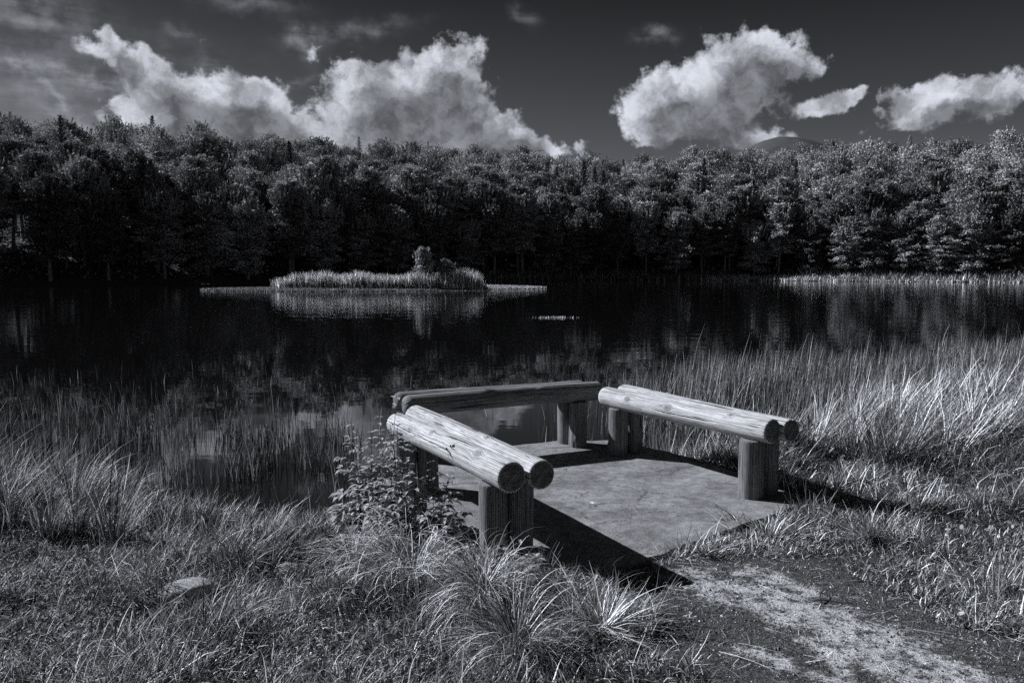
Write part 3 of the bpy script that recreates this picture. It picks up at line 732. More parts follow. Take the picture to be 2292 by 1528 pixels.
# ------------------------------------------------------------------ leafy weeds
def tube(pts, r0, r1, n=5):
    pts = np.array(pts); m = len(pts); V = []
    for i, p in enumerate(pts):
        d = pts[min(i + 1, m - 1)] - pts[max(i - 1, 0)]; d = d / (np.linalg.norm(d) + 1e-9)
        a = np.cross(d, [0.3, 1, .1]); a /= np.linalg.norm(a); b = np.cross(d, a)
        r = r0 + (r1 - r0) * i / (m - 1)
        for j in range(n):
            t = 2 * math.pi * j / n; V.append(p + r * (math.cos(t) * a + math.sin(t) * b))
    q = [[i * n + j, i * n + (j + 1) % n, (i + 1) * n + (j + 1) % n, (i + 1) * n + j] for i in range(m - 1) for j in range(n)]
    return np.array(V), np.array(q), np.ones(len(V))
def leaf(p, d, up, L, W, fold=.35, droop=.6):
    """pointed leaf of 2 x 5 quads folded along the midrib, drooping to the tip"""
    d = d / np.linalg.norm(d); s = np.cross(d, up); s /= np.linalg.norm(s); nrm = np.cross(s, d)
    V = []; prof = [0.02, .75, 1.0, .8, .42, .02]
    pos = np.array(p, float); ang = 0
    for i, w in enumerate(prof):
        dd = d * math.cos(ang) - nrm * math.sin(ang); nn = nrm * math.cos(ang) + d * math.sin(ang)
        jag = 1 + (.12 if i % 2 else -.08)
        V += [pos - s * W * .5 * w * jag + nn * W * fold * .5 * w, pos, pos + s * W * .5 * w * jag + nn * W * fold * .5 * w]
        pos = pos + dd * L / 5; ang += droop / 5 * random.uniform(.6, 1.6)
    q = []
    for i in range(5):
        a = i * 3; q += [[a, a + 1, a + 4, a + 3], [a + 1, a + 2, a + 5, a + 4]]
    return np.array(V), np.array(q), np.full(len(V), random.uniform(.5, 1.25))
def weed(x, y, stems, label, group='leafy weeds around the nearest bench', LS=.10, branchy=True):
    z = float(ground_at(x, y)); root = tag(empty('leafy_weed', (x, y, z)), label, 'weed', group)
    st = []; lv = []
    for (h, lean, ph, top) in stems:
        pts = []; p = np.array([random.gauss(0, .035), random.gauss(0, .035), -.02])
        k = 9
        for i in range(k + 1):
            pts.append(p.copy())
            th = lean * (.4 + .9 * i / k) + random.gauss(0, .06)
            p = p + np.array([math.sin(th) * math.cos(ph), math.sin(th) * math.sin(ph), math.cos(th)]) * h / k
        st.append(tube(pts, .0034, .0012))
        pts = np.array(pts); nod = max(5, int(h / .042)); a0 = random.uniform(0, 6.28)
        for i in range(1, nod + 1):
            f = i / nod
            if top < 1 and f > top: 
                if random.random() < .6: continue
            t = f * k; i0 = min(int(t), k - 1); pp = pts[i0] + (pts[i0 + 1] - pts[i0]) * (t - i0)
            a0 += math.pi / 2 + random.gauss(0, .3)
            sz = LS * (1.15 - .75 * f) * random.uniform(.75, 1.2)
            for sgn in (0, math.pi):
                aa = a0 + sgn + random.gauss(0, .25)
                out = np.array([math.cos(aa), math.sin(aa), random.uniform(.1, .6)])
                if branchy and f < .85 and random.random() < .55:          # a side shoot of three leaflets
                    q = pp + out * sz * 1.2
                    st.append(tube([pp, pp + out * sz * .6 + np.array([0, 0, .004]), q], .0016, .0008, 4))
                    for da in (-.75, 0, .75):
                        o2 = np.array([math.cos(aa + da), math.sin(aa + da), random.uniform(-.3, .3)])
                        lv.append(leaf(q, o2, np.array([0, 0, 1.]), sz * .8, sz * .40, .35, random.uniform(.2, 1.2)))
                else:
                    lv.append(leaf(pp, out, np.array([0, 0, 1.]), sz, sz * .48, .4, random.uniform(.4, 1.6)))
    V, q, s = join(st); link('stem', mesh_np('stem', V, [(4, q)], {'shade': s}, True), M_STEM, root)
    V, q, s = join(lv); link('leaves', mesh_np('leaves', V, [(4, q)], {'shade': s}), M_LEAF, root)
    return root
rs = random.uniform
weed(-.72, 4.62, [(.90, .04, .2, .5), (.72, .10, 2.6, 1), (.68, .10, 3.3, 1), (.66, .08, 5.0, 1), (.55, .10, 1.0, 1), (.52, .18, 2.0, 1), (.46, .2, 4.2, 1)], 'tallest leafy weed, a bare twig rising over the log end')
weed(-.93, 4.72, [(.64, .10, 2.9, 1), (.58, .16, 3.6, 1), (.6, .05, 1.6, 1), (.50, .08, 1.3, 1), (.36, .3, 5.0, 1), (.4, .25, .5, 1)], 'leafy weed just left of the tallest one')
weed(-.60, 4.45, [(.48, .15, .4, 1), (.5, .05, 1.4, 1), (.44, .3, 3.0, 1), (.36, .2, 5.3, 1), (.42, .1, 2.5, 1), (.30, .35, 4.4, 1)], 'bushy weed in front of the tallest one, against the rear posts')
weed(-.42, 4.30, [(.24, .3, .4, 1), (.22, .4, 5.6, 1), (.26, .2, 2.0, 1), (.2, .5, 1.2, 1)], 'low broad-leaved weed between the bench posts', LS=.12)
weed(-.46, 4.52, [(.46, .2, .3, 1), (.42, .1, 1.8, 1), (.38, .3, 5.2, 1), (.34, .3, 3.4, 1)], 'leafy weed leaning right in the gap between the rear and front posts', LS=.11)
weed(-.25, 4.12, [(.18, .4, .0, 1), (.2, .3, 4.4, 1), (.16, .5, 2.4, 1)], 'low weed touching the left side of the front posts', LS=.11)
weed(.02, 3.84, [(.22, .15, .2, 1), (.2, .3, 3.4, 1), (.17, .4, 5.9, 1), (.14, .5, 1.2, 1)], 'small weed with pointed leaves in front of the front posts', LS=.10)
weed(-.75, 4.30, [(.40, .2, 2.4, 1), (.38, .3, .6, 1), (.24, .4, 4.0, 1), (.3, .15, 5.6, 1)], 'pale weed rising out of the shaggy tussock', LS=.10)

# ------------------------------------------------------------------ boulder, daisy, twig, driftwood
def rock_mesh(rx, ry, rz, seed):
    nz = VNoise(seed); th = np.linspace(0, np.pi, 26)[1:-1]; ph = np.linspace(0, 2 * np.pi, 48, endpoint=False)
    T, Pp = np.meshgrid(th, ph, indexing='ij')
    d = np.stack([np.sin(T) * np.cos(Pp), np.sin(T) * np.sin(Pp), np.cos(T)], -1)
    r = 1 + .22 * (nz.fbm(d[..., 0] * 1.6 + 4, d[..., 1] * 1.6 + d[..., 2] * 2 + 4, 4) - .45)
    V = (d * r[..., None] * np.array([rx, ry, rz])).reshape(-1, 3)
    V = np.concatenate([V, [[0, 0, rz], [0, 0, -rz]]]); m, n = T.shape; idx = np.arange(m * n).reshape(m, n)
    q = np.stack([idx[:-1], idx[1:], np.roll(idx[1:], -1, 1), np.roll(idx[:-1], -1, 1)], -1).reshape(-1, 4)
    f = np.concatenate([np.stack([np.full(n, m * n), idx[0], np.roll(idx[0], -1)], -1), np.stack([np.full(n, m * n + 1), np.roll(idx[-1], -1), idx[-1]], -1)])
    return mesh_np('boulder', V, [(4, q), (3, f)], None, True)
o = link('boulder', rock_mesh(.13, .095, .055, 5), M_ROCK, loc=(-1.57, 3.62, float(ground_at(-1.57, 3.62)) + .035)); o.rotation_euler = (0, R(-6), R(20))
tag(o, 'smooth pale boulder half sunk in the grass at lower left', 'boulder')
o = link('boulder', rock_mesh(.07, .05, .045, 9), M_ROCK, loc=(-1.17, 3.95, float(ground_at(-1.17, 3.95)) + .01)); tag(o, 'small pale stone in the grass right of the larger boulder', 'stone')

fl = tag(empty('daisy', (.53, 5.06, 0)), 'tiny white picked daisy lying on the sunlit concrete', 'flower')
pet = []
for i in range(11):
    a = i * 6.283 / 11; pet.append(leaf((0, 0, .016), np.array([math.cos(a), math.sin(a), .25]), np.array([0, 0, 1.]), .016, .008, .1, .3))
V, q, s = join(pet); link('petals', mesh_np('petals', V, [(4, q)]), M_WHITE, fl)
V, q, s = tube([(0, 0, .015), (-.015, -.01, .006), (-.022, -.035, .003), (-.010, -.058, .003)], .0014, .001, 6)
link('stalk', mesh_np('stalk', V, [(4, q)]), M_STEM, fl)
tw = []
for pts in ([(0, 0, .012), (.07, .01, .018), (.13, .0, .01), (.2, -.015, .01)], [(.05, .008, .016), (.07, .05, .03), (.095, .085, .03)]): tw.append(tube(pts, .004, .002, 6))
V, q, s = join(tw); o = link('twig', mesh_np('twig', V, [(4, q)]), M_STEM, loc=(1.40, 3.55, float(ground_at(1.4, 3.55)))); tag(o, 'dark forked twig lying on the dirt path', 'twig')
d0 = G(2085, 622, WZ)
dw = []
for pts, r in (([(-.9, 0, .1), (-.2, 0, .45), (.2, 0, .25)], .12), ([(.1, 0, .2), (.7, .1, .9), (1.0, .1, 1.2)], .10), ([(.2, 0, .3), (.9, 0, .25), (1.6, 0, .1)], .12)): dw.append(tube(pts, r, r * .5, 6))
V, q, s = join(dw); o = link('driftwood', mesh_np('driftwood', V, [(4, q)], {'shade': s}), mat_simple('bleached_wood', .6, 8, .2), loc=(float(d0[0]), float(d0[1]), WZ)); tag(o, 'bleached forked driftwood at the foot of the right far bank', 'driftwood')

# floating weed patch out on the water
c0 = G(1240, 711, WZ); n = 420
x = c0[0] + rng.normal(0, .35, n); y = c0[1] + rng.normal(0, .12, n)
tag(blade_obj('floating_weed', [blades(np.stack([x, y, np.full(n, WZ)], -1), U(.03, .10, n), .02, U(0, 6.28, n), U(.2, 1.2, n), U(0, .5, n), 2, U(.6, 1.6, n))], M_STRAW), 'thin pale raft of weed floating mid-lake', 'water weed', kind='stuff')

# ------------------------------------------------------------------ island with reeds
def isl(xc, yc, rx, ry, h, name, mat):
    n = 72; a = np.linspace(0, 2 * np.pi, n, endpoint=False); rad = 1 + .12 * (N1.fbm(np.cos(a) * 2 + 5, np.sin(a) * 2 + 5, 3) - .45)
    V = [[xc, yc, WZ + h]]; rings = []
    for s, z in ((.5, h * .9), (.85, h * .6), (1, .0), (1.1, -.4)):
        for i in range(n): V.append([xc + rx * s * rad[i] * math.cos(a[i]), yc + ry * s * rad[i] * math.sin(a[i]), WZ + z])
    idx = 1 + np.arange(4 * n).reshape(4, n)
    q = np.stack([idx[:-1], idx[1:], np.roll(idx[1:], -1, 1), np.roll(idx[:-1], -1, 1)], -1).reshape(-1, 4)
    f = np.stack([np.zeros(n, int), idx[0], np.roll(idx[0], -1)], -1)
    return tag(link(name, mesh_np(name, np.array(V), [(4, q), (3, f)], {'path': np.zeros(len(V)), 'lime': np.zeros(len(V))}, True), mat), kind='structure')
IX, IY = -12.6, 74.0
isl(IX, IY, 10.6, 2.6, .25, 'island', M_GROUND)
def iblades(n, x0, x1, y0, y1, h, w, sh, prof=None, lean=.15, curl=.5, z=WZ):
    x, y = scatter(n, x0, x1, y0, y1); L = U(h[0], h[1], n)
    if prof is not None: L = L * prof(x)
    return blades(np.stack([x, y, np.full(n, z)], -1), L, U(.6, 1.2, n) * w, U(0, 6.28, n), np.abs(rng.normal(0, lean, n)), U(0, curl, n), 3, U(*sh, n))
prof = lambda x: np.interp(x, [-23.2, -22.6, -21.2, -20.3, -8, -4.5, -3.2, -2.7], [.4, .65, .72, 1, .95, 1.1, .95, .4])
prof2 = lambda x: prof(x) * (.72 + .55 * N1.fbm(x * 1.7, x * 0 + 3, 4))
def island_mask(part):
    V, q, sh = part; k = len(V) // 8; c = V.reshape(k, 8, 3)[:, 0]; e = ((c[:, 0] - IX) / 10.2) ** 2 + ((c[:, 1] - 73.9) / 1.7) ** 2 < 1 + .3 * (N2(c[:, 0] * 2, c[:, 1] * 2) - .5)
    V = V.reshape(k, 8, 3)[e]; k2 = len(V); return V.reshape(-1, 3), q[:k2 * 3], sh.reshape(k, 8)[e].ravel()
b1 = island_mask(iblades(30000, -23.2, -2.3, 72.1, 75.6, (.55, 1.85), .06, (.7, 2.4), prof2, .22))
b1b = island_mask(iblades(9000, -23.2, -2.3, 72.0, 73.6, (.4, 1.3), .07, (.8, 2.4), prof2, .4))
tag(blade_obj('island_reeds', [b1, b1b], M_STRAW), 'bright reed thicket covering the small island', 'reeds', kind='stuff')
# flat mats of low sedge around the island
def matb(xc, yc, rx, ry, n, h, w, sh):
    a = U(0, 6.28, n); r = np.sqrt(rng.random(n)); x = xc + rx * r * np.cos(a); y = yc + ry * r * np.sin(a)
    return blades(np.stack([x, y, np.full(n, WZ - .02)], -1), U(h[0], h[1], n) * (1.25 - .6 * r), U(.6, 1.2, n) * w, U(0, 6.28, n), U(0, .5, n), U(0, .5, n), 2, U(*sh, n))
m1 = matb(-17.3, 74.5, 12.2, 6.0, 60000, (.14, .38), .05, (.3, .9))
m2 = matb(-2.0, 82.0, 5.6, 5.0, 36000, (.14, .36), .05, (.7, 1.8))
m3 = matb(-12.0, 71.5, 10.0, 1.2, 9000, (.05, .16), .05, (.15, .45))
tag(blade_obj('low_sedge', [m1, m2, m3], M_STRAW), 'flat mat of low sedge fringing the island', 'sedge', kind='stuff')

# right far bank vegetation
def bank(n, px0, px1, hb, w, sh, back=6.0, front=1.5):
    x = U(px0, px1, n); y = shore_far(x) + U(-front, back, n)
    z = np.maximum(ground_at(x, y), WZ - .05)
    return blades(np.stack([x, y, z], -1), U(hb[0], hb[1], n) * (.3 + 1.4 * N2.fbm(x * .35, y * .35, 3)), U(.6, 1.3, n) * w, U(0, 6.28, n), np.abs(rng.normal(0, .35, n)), U(0, .9, n), 3, U(*sh, n))
bk = [bank(16000, 52, 98, (.5, 1.5), .10, (.4, 1.6)), bank(6000, 50, 98, (.3, .7), .10, (.7, 1.7), .2, 2.6), bank(8000, 34, 52, (.3, .9), .09, (.6, 2.0), 3, 2.0),
      bank(3000, 60, 98, (1.2, 2.1), .10, (.3, .9)), bank(9000, -5, 40, (.5, 1.4), .10, (.25, .8), 5, 1.5)]
tag(blade_obj('bank_reeds', bk, M_STRAW), 'pale reeds and rank grass along the right far bank', 'reeds', kind='stuff')

# ------------------------------------------------------------------ trees
def leafquads(C, D, Nn, lw, ll, shade):
    """C centres, D direction, Nn normal-ish"""
    S_ = np.cross(D, Nn); S_ /= (np.linalg.norm(S_, axis=1)[:, None] + 1e-9)
    a = D * (ll * .5)[:, None]; b = S_ * (lw * .5)[:, None]
    V = np.stack([C - a, C + b * 1.0, C + a, C - b * 1.0], 1)
    return V.reshape(-1, 3), np.arange(len(C) * 4).reshape(-1, 4), np.repeat(shade, 4)
def norm(v): return v / (np.linalg.norm(v, axis=-1, keepdims=True) + 1e-9)
def broadleaf(H, Rm, h0, seed, tiers=1.0, nbr=95, leafs=13, flat=.13):
    rg = np.random.default_rng(seed); br = []; parts = []
    lean = rg.normal(0, .02, 2)
    trunk_pts = [np.array([lean[0] * z + .12 * math.sin(z * .5 + seed), lean[1] * z + .12 * math.cos(z * .4 + seed), z - .3]) for z in np.linspace(0, H * .9, 9)]
    br.append(tube(trunk_pts, .17 + .006 * H, .03, 7))
    Cs = []; Ds = []; Ns = []; sh = []
    for i in range(nbr):
        f = (i + rg.random()) / nbr
        z = H * (h0 + (1 - h0) * f * .93)
        prof = (math.sin(min(1, (f * .86 + .14)) ** .75 * math.pi)) ** .6
        az = i * 2.39996 + rg.normal(0, .35)
        lobe = 1 + .30 * math.sin(2 * az + seed + f * 5) + .22 * math.sin(3 * az - f * 9 + seed * 2)
        Lb = Rm * max(.2, prof) * rg.uniform(.55, 1.15) * lobe; pit = R(5) + R(62) * f ** 1.3 + rg.normal(0, .12)
        d = np.array([math.cos(az) * math.cos(pit), math.sin(az) * math.cos(pit), math.sin(pit)])
        p0 = np.array([lean[0] * z, lean[1] * z, z])
        Lb = max(Lb, .25)
        end = p0 + d * Lb + np.array([0, 0, -.10 * Lb * (1 - f)])
        br.append(tube([p0, p0 + (end - p0) * .5 + np.array([0, 0, .12 * Lb * .5]), end], .05, .012, 3))
        nsp = int(3 + Lb * 1.7); shade_b = rg.uniform(.65, 1.25)
        for k in range(nsp):
            t = rg.uniform(.30, 1.05); c = p0 + (end - p0) * t + np.array([0, 0, .12 * Lb * math.sin(t * 3.1) * .5]) + rg.normal(0, .32, 3) * np.array([1, 1, .45]) * (1.2 - .3 * t)
            m = leafs * 2; sd = norm(np.array([d[0], d[1], rg.uniform(-.25, .45)]))
            lat = np.array([-sd[1], sd[0], 0])
            off = rg.normal(0, 1, (m, 3)); 
            pos = c + off[:, :1] * .42 * sd + off[:, 1:2] * .30 * lat + off[:, 2:] * np.array([0, 0, flat])
            pos[:, 2] -= .22 * (np.abs(off[:, 0]) * .5)
            Cs.append(pos); dd = norm(sd + rg.normal(0, .5, (m, 3))); Ds.append(dd)
            snr = norm(np.array([0, 0, .8]) + .9 * sd * rg.uniform(.2, 1.0) + rg.normal(0, .30, 3)); Ns.append(norm(snr + rg.normal(0, .28, (m, 3)))); sh.append(rg.uniform(.7, 1.2, m) * shade_b * rg.uniform(.6, 1.35))
    # upright shoots round the top
    for i in range(64):
        az = rg.uniform(0, 6.28); rr = Rm * .85 * math.sqrt(rg.random()); zt = H * (.99 - .22 * (rr / Rm) ** 1.5 - .05 * rg.random())
        b0 = np.array([math.cos(az) * rr, math.sin(az) * rr, zt - .9 * min(1, H / 9)]); ln = rg.uniform(1.0, 2.3) * min(1, H / 9)
        d = norm(np.array([math.cos(az) * .35 + .12, math.sin(az) * .35, 1.0]) + rg.normal(0, .12, 3))
        m = 24; tt = np.sort(rg.random(m)); pos = b0 + d * (tt * ln)[:, None] + rg.normal(0, .09, (m, 3)) * (1.3 - tt)[:, None]
        Cs.append(pos); Ds.append(norm(d * .9 + rg.normal(0, .45, (m, 3)))); Ns.append(norm(rg.normal(0, 1, (m, 3)))); sh.append(rg.uniform(.6, 1.1, m))
    C = np.concatenate(Cs); D = np.concatenate(Ds); Nn = np.concatenate(Ns); s = np.concatenate(sh); k = len(C)
    crown = leafquads(C, D, Nn, rg.uniform(.16, .28, k), rg.uniform(.28, .48, k), s)
    return join(br), crown
def spruce(H, Rm, seed):
    rg = np.random.default_rng(seed); br = [tube([(0, 0, -.3), (0, 0, H * .5), (0, 0, H)], .2, .02, 6)]; Cs = []; Ds = []; Ns = []
    for i in range(150):
        f = (i + rg.random()) / 150; z = H * (.08 + .9 * f); Lb = Rm * (1 - f) ** .85 * rg.uniform(.7, 1.1) + .12; az = i * 2.4
        d = np.array([math.cos(az), math.sin(az), -.25 + .5 * f]); m = int(12 + Lb * 26); t = rg.uniform(.1, 1, m)
        pos = np.array([0, 0, z]) + d * (t * Lb)[:, None] + rg.normal(0, .10, (m, 3)) * np.array([1, 1, .6]); pos[:, 2] += .15 * t ** 2 * Lb
        Cs.append(pos); Ds.append(norm(d + rg.normal(0, .45, (m, 3)))); Ns.append(norm(np.array([0, 0, 1.]) + rg.normal(0, .4, (m, 3))))
    C = np.concatenate(Cs); k = len(C)
    return join(br), leafquads(C, np.concatenate(Ds), np.concatenate(Ns), rg.uniform(.08, .14, k), rg.uniform(.3, .5, k), rg.uniform(.6, 1.2, k))
def tree_meshes(gen, mat):
    (V, q, s), (V2, q2, s2) = gen
    a = mesh_np('trunk', V, [(4, q)], None, True); a.materials.append(M_BARK)
    b = mesh_np('crown', V2, [(4, q2)], {'shade': s2}); b.materials.append(mat)
    return a, b
edgep = [tree_meshes(broadleaf(12.2, 2.9, .16, 101, flat=.09), M_TREE), tree_meshes(broadleaf(13.4, 3.1, .22, 102, flat=.09), M_TREE),
         tree_meshes(broadleaf(11, 2.9, .12, 103, flat=.09), M_TREE), tree_meshes(broadleaf(13.4, 2.9, .30, 104, flat=.10), M_TREE)]
innp = [tree_meshes(broadleaf(13, 3.1, .40, 111, nbr=80), M_TREE), tree_meshes(broadleaf(13.8, 3.3, .42, 112, nbr=80), M_TREE),
        tree_meshes(broadleaf(12, 2.9, .38, 113, nbr=75), M_TREE), tree_meshes(broadleaf(13.2, 3.4, .45, 114, nbr=85), M_TREE)]
sprp = [tree_meshes(spruce(14.5, 2.3, 121), M_TREE2), tree_meshes(spruce(16, 2.5, 122), M_TREE2)]
def add_tree(name, proto, x, y, sc, rz, label, group, cat='tree', zs=1.0):
    r = empty(name, (float(x), float(y), float(ground_at(x, y)))); r.scale = (sc, sc, sc * zs); r.rotation_euler = (0, 0, rz)
    tag(r, label, cat, group)
    for nm, me in (('trunk', proto[0]), ('crown', proto[1])):
        o = bpy.data.objects.new(nm, me); col.objects.link(o); o.parent = r
    return r
ORD = ['first', 'second', 'third', 'fourth', 'fifth', 'sixth', 'seventh', 'eighth', 'ninth', 'tenth', 'eleventh', 'twelfth', 'thirteenth', 'fourteenth',
       'fifteenth', 'sixteenth', 'seventeenth', 'eighteenth', 'nineteenth', 'twentieth']
def ordw(i): return ORD[i] if i < 20 else 'twenty-' + ORD[i - 20]
rt = np.random.default_rng(44)
# front row on the far shore
front = []
x = -104.0
while x < 100:
    front.append((x, shore_far(x) + rt.uniform(2.0, 4.5), rt.uniform(.82, 1.08))); x += rt.uniform(4.0, 5.8) * (.85 if x > 40 else 1)
fvis = [t for t in front if abs(t[0] / t[1]) < .67]
fright = [t for t in fvis if t[0] > 30]; fleft = [t for t in fvis if t[0] < -30]
for i, (tx, ty, sc) in enumerate(front):
    if tx > 30:
        k = len([t for t in fright if t[0] > tx]); lb = f'sunlit shore tree above the bright bank reeds, {ordw(min(k, 39))} from the right'; g = 'sunlit trees along the right far shore'
    elif tx < -30:
        k = len([t for t in fleft if t[0] < tx]); lb = f'dark shore tree left of the reed island, {ordw(min(k, 39))} from the left'; g = 'dark trees along the left far shore'
    else:
        k = len([t for t in fvis if -30 <= t[0] < tx]); lb = f'shaded shore tree behind and right of the island, {ordw(min(k, 39))} along from the left end'; g = 'shaded trees along the middle far shore'
    if (tx, ty, sc) not in fvis: lb = 'shore tree beyond the %s edge of the picture' % ('right' if tx > 0 else 'left'); g = lb + 's'
    add_tree('beech_tree', edgep[rt.integers(4)], tx, ty, sc, rt.uniform(0, 6.28), lb, g)
# rows up the wooded slope
rows = []; dback = 2.0; row = 0
while dback < 86:
    row += 1; dback += 4.3 + .10 * row; sp_ = 4.9 + .07 * row
    x = -125 - rt.uniform(0, 6)
    while x < 150:
        jx = x + rt.normal(0, 1.0); y = shore_far(jx) + dback + rt.normal(0, 1.1)
        if (jx > 0 and jx / y < .69) or (jx < 0 and -jx / y < (.74 if row < 6 else .69)): rows.append((jx, y, row))
        x += sp_ * rt.uniform(.82, 1.18)
print('TREES', len(front), len(rows))
NIND = 300 - len(front)
for (tx, ty, row) in rows[:NIND]:
    side = 'left' if tx < -25 else ('middle' if tx < 35 else 'right')
    if rt.random() < .09 and row > 2:
        add_tree('spruce_tree', sprp[rt.integers(2)], tx, ty, rt.uniform(.85, 1.2), rt.uniform(0, 6.28), f'pointed dark spruce among the round crowns of the {side} hillside', f'spruces on the {side} hillside')
    else:
        where = 'behind the shore trees' if row < 4 else 'halfway up'
        add_tree('beech_tree', innp[rt.integers(4)], tx, ty, rt.uniform(.74, 1.18), rt.uniform(0, 6.28), f'round-crowned beech {where} on the {side} part of the wooded hill', f'{side} hillside beeches {where}')
# beyond the nearest three hundred the wood reads as one mass
def far_wood():
    pr = []
    for sd in range(6):
        g = broadleaf(rt.uniform(12.5, 14.5), 3.2, .45, 300 + sd, nbr=44, leafs=5)[1] if sd < 5 else spruce(14.5, 2.2, 330)[1]
        pr.append(g)
    Vs, Qs, Ss = [], [], []; off = 0
    for (tx, ty, row) in rows[NIND:]:
        k = rt.integers(5) if rt.random() > .10 else 5
        V, q, sh = pr[k]; a = rt.uniform(0, 6.28); sc = rt.uniform(.78, 1.2); c, sn = math.cos(a) * sc, math.sin(a) * sc
        W = np.stack([V[:, 0] * c - V[:, 1] * sn + tx, V[:, 0] * sn + V[:, 1] * c + ty, V[:, 2] * sc + float(ground_at(tx, ty))], -1)
        Vs.append(W.astype(np.float32)); Qs.append(q + off); Ss.append(sh * rt.uniform(.5, 1.4)); off += len(W)
    return np.concatenate(Vs), np.concatenate(Qs), np.concatenate(Ss)
tag(blade_obj('woods', [far_wood()], M_TREE), 'wooded upper slope and skyline of the hill behind the lake', 'woods', kind='stuff')
# island shrubs
shp = [tree_meshes(broadleaf(3.9, 1.0, .06, 131, nbr=34, leafs=10), M_TREE), tree_meshes(broadleaf(2.7, .6, .06, 132, nbr=24, leafs=9), M_TREE)]
for (tx, ty, pr, lb) in ((-8.35, 74.2, shp[0], 'taller of the two bushes on the reed island'), (-6.3, 74.2, shp[1], 'small narrow bush on the reed island')):
    r = add_tree('island_bush', pr, tx, ty, 1.0, 1.0, lb, 'bushes on the reed island', 'bush'); r.location.z = WZ + .1; r.scale = (.68, .68, .95)
# undergrowth screening the forest floor
def undergrowth():
    n = 60000; x = rt.uniform(-100, 115, n); e = rt.uniform(3, 40, n); y = shore_far(x) + e
    z = ground_at(x, y) + rt.uniform(0, 1.6, n) * rt.random(n)
    C = np.stack([x, y, z], -1); D = norm(rt.normal(0, 1, (n, 3)) * np.array([1, 1, .5])); Nn = norm(np.array([0, 0, 1.]) + rt.normal(0, .5, (n, 3)))
    return leafquads(C, D, Nn, rt.uniform(.2, .4, n), rt.uniform(.3, .6, n), rt.uniform(.3, .8, n))
tag(blade_obj('undergrowth', [undergrowth()], M_TREE), 'dark undergrowth on the forest floor', 'undergrowth', kind='stuff')

# ------------------------------------------------------------------ camera
cam = bpy.data.cameras.new('camera'); co = bpy.data.objects.new('camera', cam); col.objects.link(co)
cam.sensor_width = 36; cam.lens = 36 * F / 2292; cam.clip_end = 12000; cam.clip_start = .05
co.location = (0, 0, CAMZ); co.rotation_euler = (math.pi / 2 - PITCH, 0, 0)
scene.camera = co

# ------------------------------------------------------------------ sun
SUN_AZ = math.atan2(.38, -.925); SUN_EL = R(35)
sv = np.array([math.cos(SUN_EL) * math.cos(SUN_AZ), math.cos(SUN_EL) * math.sin(SUN_AZ), math.sin(SUN_EL)])
L = bpy.data.lights.new('sun', 'SUN'); L.energy = 5.0; L.angle = R(.53); L.color = (.93, .965, 1.06)
lo = bpy.data.objects.new('sun', L); col.objects.link(lo)
from mathutils import Vector
lo.rotation_euler = Vector(sv).to_track_quat('Z', 'Y').to_euler(); lo.location = (-20, 10, 30)

# ------------------------------------------------------------------ world: sky + clouds by direction
w = bpy.data.worlds.new('World'); scene.world = w; w.use_nodes = True
t = NT(w.node_tree); bg = w.node_tree.nodes['Background']
sky = t.n.new('ShaderNodeTexSky'); sky.sky_type = 'NISHITA'; sky.sun_disc = False
sky.sun_elevation = SUN_EL; sky.sun_rotation = math.atan2(sv[0], sv[1]); sky.air_density = 1.0; sky.dust_density = .6
sc_ = t.n.new('ShaderNodeSeparateColor'); t.l.new(sky.outputs[0], sc_.inputs[0])
red = sc_.outputs[0]                                    # black-and-white film behind a red filter
d = t.vec('NORMALIZE', t.n.new('ShaderNodeTexCoord').outputs['Generated'])
s3 = t.sep(d)
az = t.math('MULTIPLY', t.math('ARCTAN2', s3[0], s3[1]), F)
el = t.math('MULTIPLY', t.math('ARCSINE', s3[2]), F)
p0 = t.comb(az, el, 0.0)
# domain warp
wn = t.vec('SUBTRACT', t.noise(t.vec('SCALE', p0, 1 / 70.0), 1.0, 6, .55, color=True), (.5, .5, .5))
wn2 = t.vec('SUBTRACT', t.noise(t.vec('SCALE', p0, 1 / 38.0), 1.0, 5, .65, color=True), (.5, .5, .5))
p1 = t.vec('ADD', p0, t.vec('ADD', t.vec('SCALE', wn, 46.0), t.vec('SCALE', wn2, 40.0)))
pz = t.vec('ADD', t.vec('MULTIPLY', p1, (1, 1, 0)), (0, 0, 1))
def uvpx(px, py):
    dd = px_dir(px, py); dd = dd / np.linalg.norm(dd); return math.atan2(dd[0], dd[1]) * F, math.asin(dd[2]) * F
def blobfield(pv, blobs):
    acc = 0.0
    for (bx, by, rx, ry, rot, amp) in blobs:
        u, v = uvpx(bx, by); c, s = math.cos(R(-rot)), math.sin(R(-rot))
        e1 = (c / rx, s / rx, -(c * u + s * v) / rx); e2 = (-s / ry, c / ry, -(-s * u + c * v) / ry)
        a = t.vec('DOT_PRODUCT', pv, e1); b = t.vec('DOT_PRODUCT', pv, e2)
        q = t.math('MULTIPLY_ADD', a, a, t.math('MULTIPLY', b, b))
        g = t.math('POWER', math.e, t.math('MULTIPLY', q, -1.0))
        acc = t.math('MULTIPLY_ADD', g, amp, acc)
    return acc
